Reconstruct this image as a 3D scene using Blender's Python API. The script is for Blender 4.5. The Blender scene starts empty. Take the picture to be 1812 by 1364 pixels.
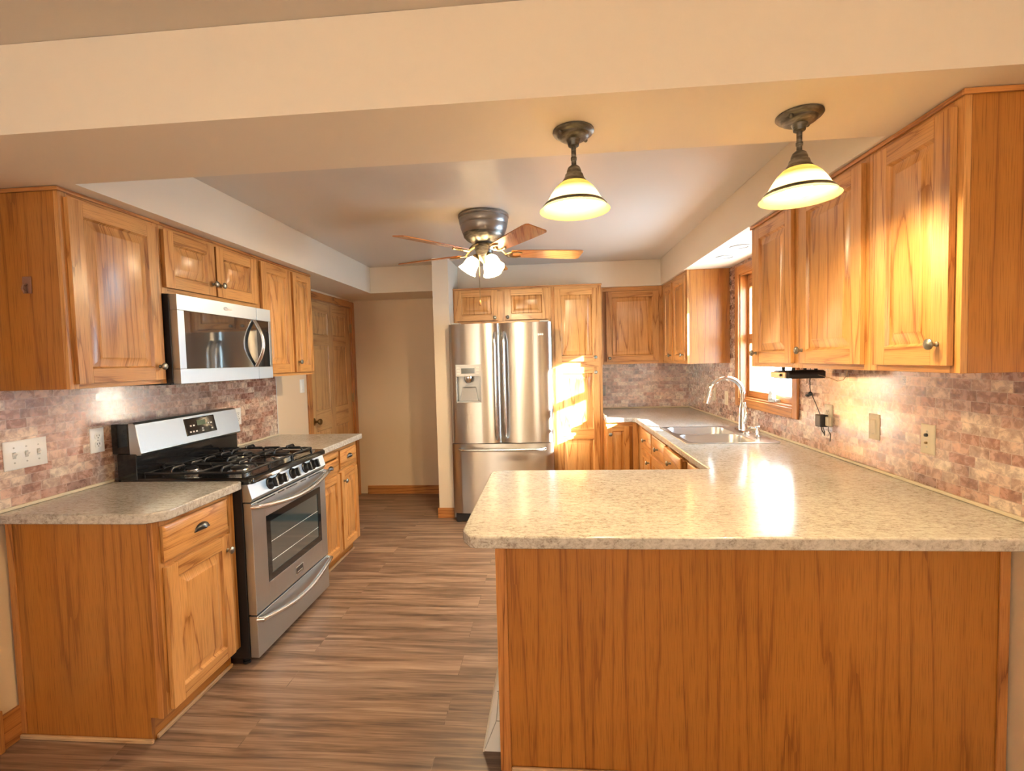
import bpy, bmesh, math, random
from mathutils import Vector, Matrix
random.seed(7)
SC = bpy.context.scene
COL = SC.collection
PI = math.pi

# ------------------------------------------------------------------ camera
cd = bpy.data.cameras.new('camera'); cam = bpy.data.objects.new('camera', cd); COL.objects.link(cam)
F_PX, W_PX = 848.289, 1812.0
cd.sensor_fit = 'HORIZONTAL'; cd.sensor_width = 36.0
cd.lens = 36.0 * F_PX / W_PX
cd.shift_x = 2.0542 / W_PX; cd.shift_y = -3.6592 / W_PX
cd.clip_start = 0.05
R_ = Vector((0.99653877, 0.07906832, -0.02566469)); U_ = Vector((0.02170449, 0.05054445, 0.99848594)); F_ = Vector((-0.08024582, 0.99558699, -0.04865337))
m = Matrix((R_, U_, -F_)).transposed().to_4x4(); m.translation = Vector((0, 0, 1.4547))
cam.matrix_world = m
SC.camera = cam

# ------------------------------------------------------------------ world, sun, window light, exposure
w = bpy.data.worlds.new('sky'); SC.world = w; w.use_nodes = True
wn_, wl_ = w.node_tree.nodes, w.node_tree.links; bg = wn_['Background']
wt = wn_.new('ShaderNodeTexCoord'); ws = wn_.new('ShaderNodeSeparateXYZ'); wl_.new(wt.outputs['Generated'], ws.inputs[0])
wr_ = wn_.new('ShaderNodeValToRGB'); wr_.color_ramp.elements[0].position = 0.15; wr_.color_ramp.elements[1].position = 0.75
wr_.color_ramp.elements[0].color = (0.60, 0.54, 0.44, 1); wr_.color_ramp.elements[1].color = (0.52, 0.79, 1.0, 1)
wl_.new(ws.outputs[0], wr_.inputs[0]); wl_.new(wr_.outputs[0], bg.inputs[0]); bg.inputs[1].default_value = 25.0     # clear blue sky beyond the kitchen window, warmer haze behind the viewer
SC.view_settings.view_transform = 'Standard'; SC.view_settings.look = 'None'
SC.view_settings.gamma = 1.0; SC.view_settings.use_curve_mapping = False
SC.view_settings.exposure = 0.24
SC.cycles.use_denoising = True
SC.cycles.max_bounces = 8; SC.cycles.diffuse_bounces = 5; SC.cycles.glossy_bounces = 5
SC.cycles.sample_clamp_indirect = 30.0

def lamp(name, kind, loc, energy, color, direction=None, **kw):
    d = bpy.data.lights.new(name, kind); d.energy = energy; d.color = color
    for k, v in kw.items(): setattr(d, k, v)
    o = bpy.data.objects.new(name, d); COL.objects.link(o); o.location = loc
    if direction is not None:
        o.rotation_euler = Vector(direction).to_track_quat('-Z', 'Y').to_euler()
    return o
lamp('sun', 'SUN', (6, 1, 5), 150.0, (1.0, 0.93, 0.80), (-1.0, 0.65, -0.39), angle=0.012)
# portals: they emit nothing, they only help the sky light find each window opening
for loc, dr_, sx, sy in (((1.640, 3.40, 1.59), (-1, 0, 0), 0.84, 0.96), ((-1.5, -3.36, 1.55), (0, 1, 0), 0.72, 1.12), ((0.70, -3.36, 1.55), (0, 1, 0), 0.62, 1.12)):
    lamp('sky_portal', 'AREA', loc, 1.0, (1, 1, 1), dr_, shape='RECTANGLE', size=sx, size_y=sy).data.cycles.is_portal = True

# ------------------------------------------------------------------ fixed dimensions (metres)
XL, XR, YB = -2.132, 1.461, 5.17
ZC, ZU, ZS, ZT = 0.913, 1.386, 2.147, 2.400
YBM0, YBM1 = 1.309, 1.680

# ------------------------------------------------------------------ node materials
def newmat(name):
    m = bpy.data.materials.new(name); m.use_nodes = True
    return m, m.node_tree.nodes, m.node_tree.links, m.node_tree.nodes['Principled BSDF']
def simple(name, col, rough=0.5, metal=0.0, **kw):
    m, n, l, b = newmat(name)
    b.inputs['Base Color'].default_value = (*col, 1); b.inputs['Roughness'].default_value = rough; b.inputs['Metallic'].default_value = metal
    for k, v in kw.items(): b.inputs[k].default_value = v
    return m
def nd(n, t, **kw):
    x = n.new(t)
    for k, v in kw.items(): setattr(x, k, v)
    return x
def mth(n, l, op, a, b=None, c=None):
    x = n.new('ShaderNodeMath'); x.operation = op
    for i, s in enumerate((a, b, c)):
        if s is None: continue
        if isinstance(s, (int, float)): x.inputs[i].default_value = s
        else: l.new(s, x.inputs[i])
    return x.outputs[0]
def comb(n, l, x, y, z=0.0):
    c = n.new('ShaderNodeCombineXYZ')
    for i, s in enumerate((x, y, z)):
        if isinstance(s, (int, float)): c.inputs[i].default_value = s
        else: l.new(s, c.inputs[i])
    return c.outputs[0]
def noise(n, l, vec, scale=1.0, detail=2.0, rough=0.5, dist=0.0):
    x = n.new('ShaderNodeTexNoise'); x.inputs['Scale'].default_value = scale; x.inputs['Detail'].default_value = detail
    x.inputs['Roughness'].default_value = rough; x.inputs['Distortion'].default_value = dist
    if vec is not None: l.new(vec, x.inputs['Vector'])
    return x.outputs[0]
def ramp(n, l, fac, stops, interp='LINEAR'):
    r = n.new('ShaderNodeValToRGB'); r.color_ramp.interpolation = interp
    e = r.color_ramp.elements
    while len(e) > 1: e.remove(e[-1])
    e[0].position = stops[0][0]; e[0].color = (*stops[0][1], 1)
    for p, c in stops[1:]:
        k = e.new(p); k.color = (*c, 1)
    l.new(fac, r.inputs[0]); return r.outputs[0]
def mix(n, l, fac, a, b, mode='MIX'):
    x = n.new('ShaderNodeMix'); x.data_type = 'RGBA'; x.blend_type = mode
    if isinstance(fac, (int, float)): x.inputs[0].default_value = fac
    else: l.new(fac, x.inputs[0])
    for i, s in ((6, a), (7, b)):
        if isinstance(s, tuple): x.inputs[i].default_value = (*s, 1)
        else: l.new(s, x.inputs[i])
    return x.outputs[2]
def bump(n, l, b, h, strength=0.2, dist=0.01):
    x = n.new('ShaderNodeBump'); x.inputs['Strength'].default_value = strength; x.inputs['Distance'].default_value = dist
    l.new(h, x.inputs['Height']); l.new(x.outputs[0], b.inputs['Normal'])

def oak(name, light, mid, dark, rough=0.33, ring=8.0, contrast=1.0, coat=0.25, uf=7.5, vf=0.55):
    """flat-sawn oak: grain runs along V of the UV map (metres)"""
    m, n, l, b = newmat(name)
    uv = n.new('ShaderNodeUVMap').outputs[0]
    s = n.new('ShaderNodeSeparateXYZ'); l.new(uv, s.inputs[0]); u, v = s.outputs[0], s.outputs[1]
    big = noise(n, l, comb(n, l, mth(n, l, 'MULTIPLY', u, uf), mth(n, l, 'MULTIPLY', v, vf)), 1.0, 1.2, 0.4)
    rings = mth(n, l, 'FRACT', mth(n, l, 'MULTIPLY', big, ring))
    wob = noise(n, l, comb(n, l, mth(n, l, 'MULTIPLY', u, 90), mth(n, l, 'MULTIPLY', v, 2.0)), 1.0, 3.0, 0.65)
    rings2 = mth(n, l, 'ADD', rings, mth(n, l, 'MULTIPLY', mth(n, l, 'SUBTRACT', wob, 0.5), 0.8))
    base = ramp(n, l, rings2, [(0.0, dark), (0.10, mid), (0.40, light), (0.82, light), (0.95, mid), (1.0, dark)])
    pore = noise(n, l, comb(n, l, mth(n, l, 'MULTIPLY', u, 380), mth(n, l, 'MULTIPLY', v, 7)), 1.0, 2.0, 0.6)
    pm = ramp(n, l, pore, [(0.32, (0.60, 0.53, 0.46)), (0.50, (1, 1, 1))])
    c2 = mix(n, l, 0.85 * contrast, base, pm, 'MULTIPLY')
    tone = noise(n, l, comb(n, l, mth(n, l, 'MULTIPLY', u, 1.6), mth(n, l, 'MULTIPLY', v, 0.5)), 1.0, 1.0)
    tm = ramp(n, l, tone, [(0.3, (0.88, 0.85, 0.82)), (0.7, (1.06, 1.05, 1.04))])
    c3 = mix(n, l, 1.0, c2, tm, 'MULTIPLY')
    l.new(c3, b.inputs['Base Color'])
    b.inputs['Roughness'].default_value = rough
    b.inputs['Coat Weight'].default_value = coat; b.inputs['Coat Roughness'].default_value = 0.22
    bump(n, l, b, pore, 0.08, 0.002)
    return m
OAK = oak('honey_oak', (0.61, 0.31, 0.10), (0.53, 0.25, 0.07), (0.34, 0.130, 0.028))
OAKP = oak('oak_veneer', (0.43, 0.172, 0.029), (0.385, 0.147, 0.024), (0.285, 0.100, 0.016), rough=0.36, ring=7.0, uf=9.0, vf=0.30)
OAKT = oak('oak_trim', (0.52, 0.225, 0.062), (0.43, 0.170, 0.045), (0.25, 0.085, 0.02))
DOORW = oak('stained_door_wood', (0.58, 0.35, 0.15), (0.50, 0.285, 0.115), (0.36, 0.185, 0.07), ring=7.0, contrast=0.7)
BLADE = oak('fan_blade_wood', (0.60, 0.26, 0.085), (0.52, 0.20, 0.06), (0.36, 0.12, 0.03), rough=0.2, ring=8.0)
SHOE = oak('pale_shoe_wood', (0.62, 0.42, 0.24), (0.55, 0.36, 0.2), (0.42, 0.25, 0.13))

def paint(name, col, rough=0.55):
    m, n, l, b = newmat(name)
    t = n.new('ShaderNodeTexCoord').outputs['Object']
    f = noise(n, l, t, 90.0, 3.0, 0.6)
    b.inputs['Base Color'].default_value = (*col, 1); b.inputs['Roughness'].default_value = rough
    bump(n, l, b, f, 0.06, 0.003)
    return m
WALLP = paint('beige_wall_paint', (0.73, 0.58, 0.40))
SOFP = paint('cream_soffit_paint', (0.76, 0.67, 0.55))
CEILP = paint('ceiling_paint', (0.63, 0.58, 0.52), 0.38)

def vinyl():
    m, n, l, b = newmat('wood_look_vinyl_plank')
    t = n.new('ShaderNodeTexCoord').outputs['Object']
    br = nd(n, 'ShaderNodeTexBrick', offset=0.37, offset_frequency=2)
    l.new(t, br.inputs['Vector']); br.inputs['Scale'].default_value = 1.0
    br.inputs['Color1'].default_value = (0, 0, 0, 1); br.inputs['Color2'].default_value = (1, 1, 1, 1); br.inputs['Mortar'].default_value = (0.5, 0.5, 0.5, 1)
    br.inputs['Mortar Size'].default_value = 0.0016; br.inputs['Mortar Smooth'].default_value = 0.1
    br.inputs['Brick Width'].default_value = 1.22; br.inputs['Row Height'].default_value = 0.152
    s = n.new('ShaderNodeSeparateXYZ'); l.new(t, s.inputs[0])
    rnd = br.outputs['Color']
    ox = mth(n, l, 'ADD', mth(n, l, 'MULTIPLY', s.outputs[0], 1.5), mth(n, l, 'MULTIPLY', rnd, 17.0))
    st = noise(n, l, comb(n, l, ox, mth(n, l, 'MULTIPLY', s.outputs[1], 26), mth(n, l, 'MULTIPLY', rnd, 9)), 1.0, 4.0, 0.62, 0.6)
    fine = noise(n, l, comb(n, l, mth(n, l, 'MULTIPLY', s.outputs[0], 5), mth(n, l, 'MULTIPLY', s.outputs[1], 150)), 1.0, 3.0, 0.6)
    mixv = mth(n, l, 'ADD', mth(n, l, 'MULTIPLY', st, 0.75), mth(n, l, 'MULTIPLY', fine, 0.25))
    c = ramp(n, l, mixv, [(0.30, (0.062, 0.036, 0.024)), (0.42, (0.145, 0.088, 0.058)), (0.53, (0.26, 0.168, 0.116)), (0.68, (0.40, 0.285, 0.21))])
    tint = mix(n, l, rnd, (0.92, 0.90, 0.90), (1.06, 1.03, 1.0))
    c2 = mix(n, l, 1.0, c, tint, 'MULTIPLY')
    c3 = mix(n, l, mth(n, l, 'MULTIPLY', br.outputs['Fac'], 0.25), c2, (0.06, 0.04, 0.03))
    l.new(c3, b.inputs['Base Color'])
    l.new(ramp(n, l, mixv, [(0.3, (0.36,) * 3), (0.7, (0.46,) * 3)]), b.inputs['Roughness'])
    bump(n, l, b, mixv, 0.12, 0.002)
    return m
VINYL = vinyl()

def tile():
    m, n, l, b = newmat('tumbled_mosaic_tile')
    uv = n.new('ShaderNodeUVMap').outputs[0]
    br = nd(n, 'ShaderNodeTexBrick', offset=0.5, offset_frequency=2, squash=1.45, squash_frequency=3)
    l.new(uv, br.inputs['Vector']); br.inputs['Scale'].default_value = 1.0
    br.inputs['Color1'].default_value = (0, 0, 0, 1); br.inputs['Color2'].default_value = (1, 1, 1, 1); br.inputs['Mortar'].default_value = (0.5, 0.5, 0.5, 1)
    br.inputs['Mortar Size'].default_value = 0.0011; br.inputs['Mortar Smooth'].default_value = 0.2
    br.inputs['Brick Width'].default_value = 0.076; br.inputs['Row Height'].default_value = 0.0385
    rnd = br.outputs['Color']
    s = n.new('ShaderNodeSeparateXYZ'); l.new(uv, s.inputs[0])
    vec = comb(n, l, s.outputs[0], s.outputs[1], mth(n, l, 'MULTIPLY', rnd, 5.0))
    mot = noise(n, l, vec, 26.0, 5.0, 0.68, 0.5)
    big = noise(n, l, uv, 5.0, 2.0, 0.5)
    f = mth(n, l, 'ADD', mth(n, l, 'MULTIPLY', rnd, 0.55), mth(n, l, 'MULTIPLY', mth(n, l, 'SUBTRACT', big, 0.5), 0.35))
    c = ramp(n, l, f, [(0.0, (0.27, 0.155, 0.125)), (0.12, (0.42, 0.215, 0.155)), (0.24, (0.47, 0.315, 0.255)), (0.34, (0.56, 0.35, 0.265)), (0.44, (0.60, 0.45, 0.36)), (0.53, (0.68, 0.55, 0.44)), (0.62, (0.78, 0.69, 0.58))])
    mm = ramp(n, l, mot, [(0.30, (0.36, 0.29, 0.29)), (0.42, (0.72, 0.66, 0.66)), (0.52, (0.96, 0.94, 0.92)), (0.66, (1.30, 1.26, 1.20))])
    c2 = mix(n, l, 1.0, c, mm, 'MULTIPLY')
    c3 = mix(n, l, mth(n, l, 'MULTIPLY', br.outputs['Fac'], 0.55), c2, (0.62, 0.55, 0.48))
    l.new(c3, b.inputs['Base Color'])
    l.new(ramp(n, l, mot, [(0.3, (0.22,) * 3), (0.7, (0.32,) * 3)]), b.inputs['Roughness'])
    b.inputs['Specular IOR Level'].default_value = 1.0; b.inputs['Coat Weight'].default_value = 1.0; b.inputs['Coat Roughness'].default_value = 0.15; b.inputs['Coat IOR'].default_value = 1.6
    h = mth(n, l, 'ADD', mth(n, l, 'MULTIPLY', br.outputs['Fac'], -0.6), mth(n, l, 'ADD', mth(n, l, 'MULTIPLY', rnd, 0.25), mth(n, l, 'MULTIPLY', mot, 0.25)))
    bump(n, l, b, h, 0.12, 0.002)
    return m
TILE = tile()

def laminate():
    m, n, l, b = newmat('stone_look_laminate')
    t = n.new('ShaderNodeTexCoord').outputs['Object']
    mp = n.new('ShaderNodeMapping'); mp.inputs['Rotation'].default_value = (0, 0, 0.5); mp.inputs['Scale'].default_value = (1.0, 2.6, 1.5); l.new(t, mp.inputs[0])
    a = noise(n, l, mp.outputs[0], 30.0, 8.0, 0.78, 0.8)
    c = noise(n, l, t, 2.6, 3.0, 0.6, 0.4)
    f = noise(n, l, t, 190.0, 2.0, 0.6)
    v = mth(n, l, 'ADD', mth(n, l, 'MULTIPLY', a, 0.8), mth(n, l, 'ADD', mth(n, l, 'MULTIPLY', c, 0.22), mth(n, l, 'MULTIPLY', f, 0.10)))
    sp = noise(n, l, t, 75.0, 4.0, 0.75, 0.3)
    v = mth(n, l, 'ADD', v, mth(n, l, 'MULTIPLY', mth(n, l, 'SUBTRACT', sp, 0.5), 0.42))
    col = ramp(n, l, v, [(0.34, (0.13, 0.105, 0.09)), (0.44, (0.29, 0.25, 0.215)), (0.53, (0.45, 0.415, 0.37)), (0.62, (0.54, 0.51, 0.465)), (0.78, (0.65, 0.625, 0.58))])
    l.new(col, b.inputs['Base Color'])
    l.new(ramp(n, l, f, [(0.3, (0.13,) * 3), (0.7, (0.20,) * 3)]), b.inputs['Roughness'])
    bump(n, l, b, f, 0.03, 0.001)
    return m
LAM = laminate()

def brushed(name, col, rough, aniso=0.75, along=0.0):
    m, n, l, b = newmat(name)
    uv = n.new('ShaderNodeUVMap').outputs[0]
    s = n.new('ShaderNodeSeparateXYZ'); l.new(uv, s.inputs[0])
    f = noise(n, l, comb(n, l, mth(n, l, 'MULTIPLY', s.outputs[0], 3.0), mth(n, l, 'MULTIPLY', s.outputs[1], 900.0)), 1.0, 2.0, 0.5)
    b.inputs['Metallic'].default_value = 1.0
    l.new(ramp(n, l, f, [(0.2, tuple(x * 0.93 for x in col)), (0.8, col)]), b.inputs['Base Color'])
    b.inputs['Roughness'].default_value = rough
    b.inputs['Anisotropic'].default_value = aniso; b.inputs['Anisotropic Rotation'].default_value = along
    tg = nd(n, 'ShaderNodeTangent', direction_type='UV_MAP'); l.new(tg.outputs[0], b.inputs['Tangent'])
    return m
STEEL = brushed('brushed_stainless', (0.58, 0.63, 0.67), 0.40, 0.5, 0.25)
STEELF = brushed('fridge_stainless', (0.54, 0.505, 0.46), 0.28, 0.95, 0.25)
SATIN = simple('satin_steel', (0.66, 0.69, 0.71), 0.26, 1.0)
CHROME = simple('chrome', (0.80, 0.80, 0.80), 0.10, 1.0)
SINKM = simple('sink_steel', (0.62, 0.62, 0.62), 0.30, 1.0)
DARKM = simple('charcoal_metal', (0.03, 0.03, 0.032), 0.4, 0.2)
BLACKE = simple('black_enamel', (0.008, 0.008, 0.009), 0.10)
IRON = simple('cast_iron', (0.018, 0.018, 0.02), 0.42)
BLACKP = simple('black_plastic', (0.014, 0.014, 0.016), 0.35)
GLASSB = simple('black_glass', (0.010, 0.012, 0.014), 0.045, 0.0, **{'Specular IOR Level': 0.9})
MWGLASS = simple('microwave_door_glass', (0.02, 0.025, 0.03), 0.05, 0.0, **{'Specular IOR Level': 1.0, 'Coat Weight': 1.0, 'Coat Roughness': 0.03, 'Coat IOR': 2.0})
OVGLASS = simple('oven_door_glass', (0.045, 0.075, 0.085), 0.08, 0.0, **{'Specular IOR Level': 1.0, 'Coat Weight': 1.0, 'Coat Roughness': 0.05, 'Coat IOR': 1.9})
WHITEP = simple('white_plastic', (0.80, 0.80, 0.78), 0.35)
IVORY = simple('ivory_plastic', (0.62, 0.55, 0.42), 0.38)
GREYP = simple('grey_plastic', (0.42, 0.42, 0.40), 0.45)
PEWTER = simple('aged_pewter', (0.30, 0.29, 0.25), 0.36, 1.0)
DKPEW = simple('dark_pewter', (0.13, 0.13, 0.135), 0.34, 1.0)
BRASS = simple('antique_brass', (0.34, 0.24, 0.12), 0.3, 1.0)
STRIP = simple('cream_edge_strip', (0.66, 0.56, 0.40), 0.35)
LCD = simple('dark_display', (0.012, 0.018, 0.014), 0.12)
GRNLCD = simple('unlit_green_display', (0.10, 0.14, 0.09), 0.2)
MARK = simple('silver_mark', (0.75, 0.75, 0.74), 0.3, 0.6)
WHITEPAINT = simple('white_enamel', (0.74, 0.73, 0.71), 0.4)

def patina():
    m, n, l, b = newmat('brushed_pewter_patina')
    t = n.new('ShaderNodeTexCoord').outputs['Object']
    mp = n.new('ShaderNodeMapping'); mp.inputs['Scale'].default_value = (14, 14, 60); l.new(t, mp.inputs[0])
    f = noise(n, l, mp.outputs[0], 1.0, 3.0, 0.6, 0.5)
    l.new(ramp(n, l, f, [(0.35, (0.065, 0.060, 0.052)), (0.55, (0.17, 0.16, 0.14)), (0.7, (0.30, 0.29, 0.265))]), b.inputs['Base Color'])
    b.inputs['Metallic'].default_value = 0.75; b.inputs['Roughness'].default_value = 0.38
    return m
PATINA = patina()

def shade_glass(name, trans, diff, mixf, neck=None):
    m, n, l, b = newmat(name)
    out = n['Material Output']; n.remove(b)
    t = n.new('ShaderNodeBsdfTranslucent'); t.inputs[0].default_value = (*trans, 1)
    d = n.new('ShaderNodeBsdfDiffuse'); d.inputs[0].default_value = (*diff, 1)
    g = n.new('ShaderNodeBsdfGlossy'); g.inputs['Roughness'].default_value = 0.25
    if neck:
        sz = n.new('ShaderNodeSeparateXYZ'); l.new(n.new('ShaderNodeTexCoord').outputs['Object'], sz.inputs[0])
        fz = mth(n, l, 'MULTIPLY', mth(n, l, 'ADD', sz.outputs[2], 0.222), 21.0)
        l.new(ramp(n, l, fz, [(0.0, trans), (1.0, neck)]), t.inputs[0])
    a = n.new('ShaderNodeMixShader'); a.inputs[0].default_value = mixf; l.new(t.outputs[0], a.inputs[1]); l.new(d.outputs[0], a.inputs[2])
    c = n.new('ShaderNodeMixShader'); c.inputs[0].default_value = 0.05; l.new(a.outputs[0], c.inputs[1]); l.new(g.outputs[0], c.inputs[2])
    l.new(c.outputs[0], out.inputs[0]); return m
def bulb_mat(name, col, strength):
    m, n, l, b = newmat(name)
    b.inputs['Base Color'].default_value = (0.9, 0.85, 0.75, 1)
    b.inputs['Emission Color'].default_value = (*col, 1); b.inputs['Emission Strength'].default_value = strength
    return m
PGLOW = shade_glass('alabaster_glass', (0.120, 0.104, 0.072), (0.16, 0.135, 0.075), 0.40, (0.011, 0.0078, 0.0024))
PBULB = bulb_mat('lit_bulb', (1.0, 0.76, 0.40), 620.0)
FGLOW = shade_glass('frosted_white_glass', (0.88, 0.80, 0.66), (0.85, 0.82, 0.75), 0.35)
FBULB = bulb_mat('lit_fan_bulb', (1.0, 0.78, 0.48), 2200.0)

def pane_mat():
    m, n, l, b = newmat('clear_window_glass')
    out = n['Material Output']
    tr = n.new('ShaderNodeBsdfTransparent'); gl = n.new('ShaderNodeBsdfGlossy'); gl.inputs['Roughness'].default_value = 0.02
    lw = n.new('ShaderNodeLayerWeight'); lw.inputs[0].default_value = 0.5; fp = mth(n, l, 'MULTIPLY_ADD', mth(n, l, 'POWER', lw.outputs['Facing'], 5.0), 0.7, 0.04)
    mx = n.new('ShaderNodeMixShader'); l.new(fp, mx.inputs[0]); l.new(tr.outputs[0], mx.inputs[1]); l.new(gl.outputs[0], mx.inputs[2])
    l.new(mx.outputs[0], out.inputs[0]); n.remove(b)
    return m
PANE = pane_mat()

# ------------------------------------------------------------------ mesh building
AX = {'x': Vector((1, 0, 0)), 'y': Vector((0, 1, 0)), 'z': Vector((0, 0, 1))}
class MB:
    """collects pieces and links them as one mesh object; UV in metres with V along the grain"""
    def __init__(self): self.v = []; self.f = []; self.uv = []; self.mi = []; self.mats = []
    def add(self, verts, faces, grain='z', mat=0, off=None):
        g = AX[grain] if isinstance(grain, str) else Vector(grain).normalized()
        o = (random.uniform(0, 40), random.uniform(0, 40)) if off is None else off
        b = len(self.v); verts = [Vector(p) for p in verts]; self.v += verts
        for f in faces:
            nrm = Vector((0, 0, 0)); k = len(f)
            for i in range(k):
                p, q = verts[f[i]], verts[f[(i + 1) % k]]
                nrm += Vector(((p.y - q.y) * (p.z + q.z), (p.z - q.z) * (p.x + q.x), (p.x - q.x) * (p.y + q.y)))
            if nrm.length > 1e-12: nrm.normalize()
            gg = g
            if abs(nrm.dot(g)) > 0.9: gg = Vector((g.y, g.z, g.x))
            t = nrm.cross(gg)
            # dominant-axis projection keeps neighbouring faces continuous
            if t.length > 1e-9:
                a = max(range(3), key=lambda i: abs(t[i])); t = Vector([1.0 if i == a else 0.0 for i in range(3)])
            self.f.append([b + i for i in f]); self.mi.append(mat)
            self.uv.append([(verts[i].dot(t) + o[0], verts[i].dot(gg) + o[1]) for i in f])
        return self
    def box(self, x0, x1, y0, y1, z0, z1, grain='z', mat=0, off=None):
        vs = [(x, y, z) for z in (z0, z1) for y in (y0, y1) for x in (x0, x1)]
        return self.add(vs, [(0, 2, 3, 1), (4, 5, 7, 6), (0, 1, 5, 4), (2, 6, 7, 3), (0, 4, 6, 2), (1, 3, 7, 5)], grain, mat, off)
    def hexa(self, bottom, top, grain='z', mat=0):
        k = len(bottom)
        return self.loft([bottom, top], grain, mat)
    def loft(self, loops, grain='z', mat=0, cap0=True, cap1=True, closed=True, off=None):
        k = len(loops[0]); vs = [p for lp in loops for p in lp]; fs = []
        for j in range(len(loops) - 1):
            for i in range(k if closed else k - 1):
                a, b2 = j * k + i, j * k + (i + 1) % k
                fs.append((a, b2, b2 + k, a + k))
        if cap0: fs.append(tuple(reversed(range(k))))
        if cap1: fs.append(tuple((len(loops) - 1) * k + i for i in range(k)))
        return self.add(vs, fs, grain, mat, off)
    def lathe(self, prof, center=(0, 0, 0), n=32, mtx=None, mat=0, cap0=True, cap1=True):
        loops = []
        for r, z in prof:
            lp = []
            for i in range(n):
                a = 2 * PI * i / n
                p = Vector((r * math.cos(a), r * math.sin(a), z))
                if mtx is not None: p = mtx @ p
                lp.append(p + Vector(center))
            loops.append(lp)
        return self.loft(loops, 'z', mat, cap0, cap1)
    def tube(self, pts, r, n=10, mat=0, flat=1.0, up=None):
        pts = [Vector(p) for p in pts]; rs = r if isinstance(r, (list, tuple)) else [r] * len(pts)
        loops = []; prev = Vector(up) if up is not None else None
        for i, p in enumerate(pts):
            d = (pts[min(i + 1, len(pts) - 1)] - pts[max(i - 1, 0)]).normalized()
            if prev is None:
                prev = Vector((0, 0, 1)) if abs(d.z) < 0.9 else Vector((1, 0, 0))
            s = d.cross(prev)
            if s.length < 1e-6: s = d.orthogonal()
            s.normalize(); u = s.cross(d).normalized(); prev = u
            loops.append([p + (s * math.cos(2 * PI * k / n) + u * math.sin(2 * PI * k / n) * flat) * rs[i] for k in range(n)])
        return self.loft(loops, 'z', mat)
    def sphere(self, c, r, n=14, mat=0, sc=(1, 1, 1), mtx=None):
        prof = [(max(1e-4, r * math.sin(PI * j / n)), -r * math.cos(PI * j / n)) for j in range(n + 1)]
        mm = Matrix.Diagonal(sc).to_3x3()
        if mtx is not None: mm = mtx @ mm
        return self.lathe(prof, c, 20, mm, mat)
    def build(self, name, mats, parent=None, bevel=0.0, seg=2, smooth=35.0, label=None):
        me = bpy.data.meshes.new(name)
        me.from_pydata([tuple(p) for p in self.v], [], self.f)
        lay = me.uv_layers.new(name='UVMap')
        k = 0
        for q in self.uv:
            for c in q: lay.data[k].uv = c; k += 1
        for i, p in enumerate(me.polygons): p.material_index = self.mi[i]
        for mt in (mats if isinstance(mats, (list, tuple)) else [mats]): me.materials.append(mt)
        bm = bmesh.new(); bm.from_mesh(me); bmesh.ops.recalc_face_normals(bm, faces=bm.faces); bm.to_mesh(me); bm.free()
        me.polygons.foreach_set('use_smooth', [True] * len(me.polygons))
        me.set_sharp_from_angle(angle=math.radians(smooth))
        o = bpy.data.objects.new(name, me); COL.objects.link(o)
        if parent is not None: o.parent = parent
        if bevel > 0:
            md = o.modifiers.new('bevel', 'BEVEL'); md.width = bevel; md.segments = seg; md.limit_method = 'ANGLE'; md.angle_limit = math.radians(40); md.harden_normals = True
        if label: o['label'] = label
        return o

def thing(name, label, cat, loc=(0, 0, 0), rotz=0.0, group=None):
    o = bpy.data.objects.new(name, None); COL.objects.link(o); o.empty_display_size = 0.1
    o.location = loc; o.rotation_euler = (0, 0, rotz); o['label'] = label; o['category'] = cat
    if group: o['group'] = group
    return o
def tag(o, label, cat, group=None):
    o['label'] = label; o['category'] = cat
    if group: o['group'] = group
    return o
def struct(o, label=None):
    o['kind'] = 'structure'
    if label: o['label'] = label
    return o
def structempty(name, label=None):
    o = bpy.data.objects.new(name, None); COL.objects.link(o); return struct(o, label)
def dup(root, loc, rotz=None, label=None, group=None):
    r = root.copy(); COL.objects.link(r); r.location = loc
    if rotz is not None: r.rotation_euler = (0, 0, rotz)
    if label: r['label'] = label
    if group: r['group'] = group
    for ch in list(root.children):
        c = ch.copy(); COL.objects.link(c); c.parent = r
        for g in list(ch.children):
            d = g.copy(); COL.objects.link(d); d.parent = c
    return r

def rrect(cx, cy, w_, h_, r, z, n=6):
    out = []
    for sx, sy, a0 in ((1, 1, 0), (-1, 1, 90), (-1, -1, 180), (1, -1, 270)):
        for i in range(n + 1):
            a = math.radians(a0 + 90 * i / n)
            out.append((cx + sx * (w_ / 2 - r) + r * math.cos(a), cy + sy * (h_ / 2 - r) + r * math.sin(a), z))
    return out

def wall_slab(axis, c0, c1, a0, a1, z0, z1, holes):
    """wall with rectangular openings; axis 'x': slab between x=c0..c1 spanning y; axis 'y': spanning x"""
    mb = MB()
    A = sorted(set([a0, a1] + [h[0] for h in holes] + [h[1] for h in holes])); Z = sorted(set([z0, z1] + [h[2] for h in holes] + [h[3] for h in holes]))
    for i in range(len(A) - 1):
        # merge vertical runs
        run = None
        for j in range(len(Z) - 1):
            am, zm = (A[i] + A[i + 1]) / 2, (Z[j] + Z[j + 1]) / 2
            hole = any(h[0] < am < h[1] and h[2] < zm < h[3] for h in holes)
            if not hole: run = (run[0], Z[j + 1]) if run else (Z[j], Z[j + 1])
            if (hole or j == len(Z) - 2) and run:
                if axis == 'x': mb.box(c0, c1, A[i], A[i + 1], run[0], run[1], 'z', off=(0, 0))
                else: mb.box(A[i], A[i + 1], c0, c1, run[0], run[1], 'z', off=(0, 0))
                run = None
    return mb

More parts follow.
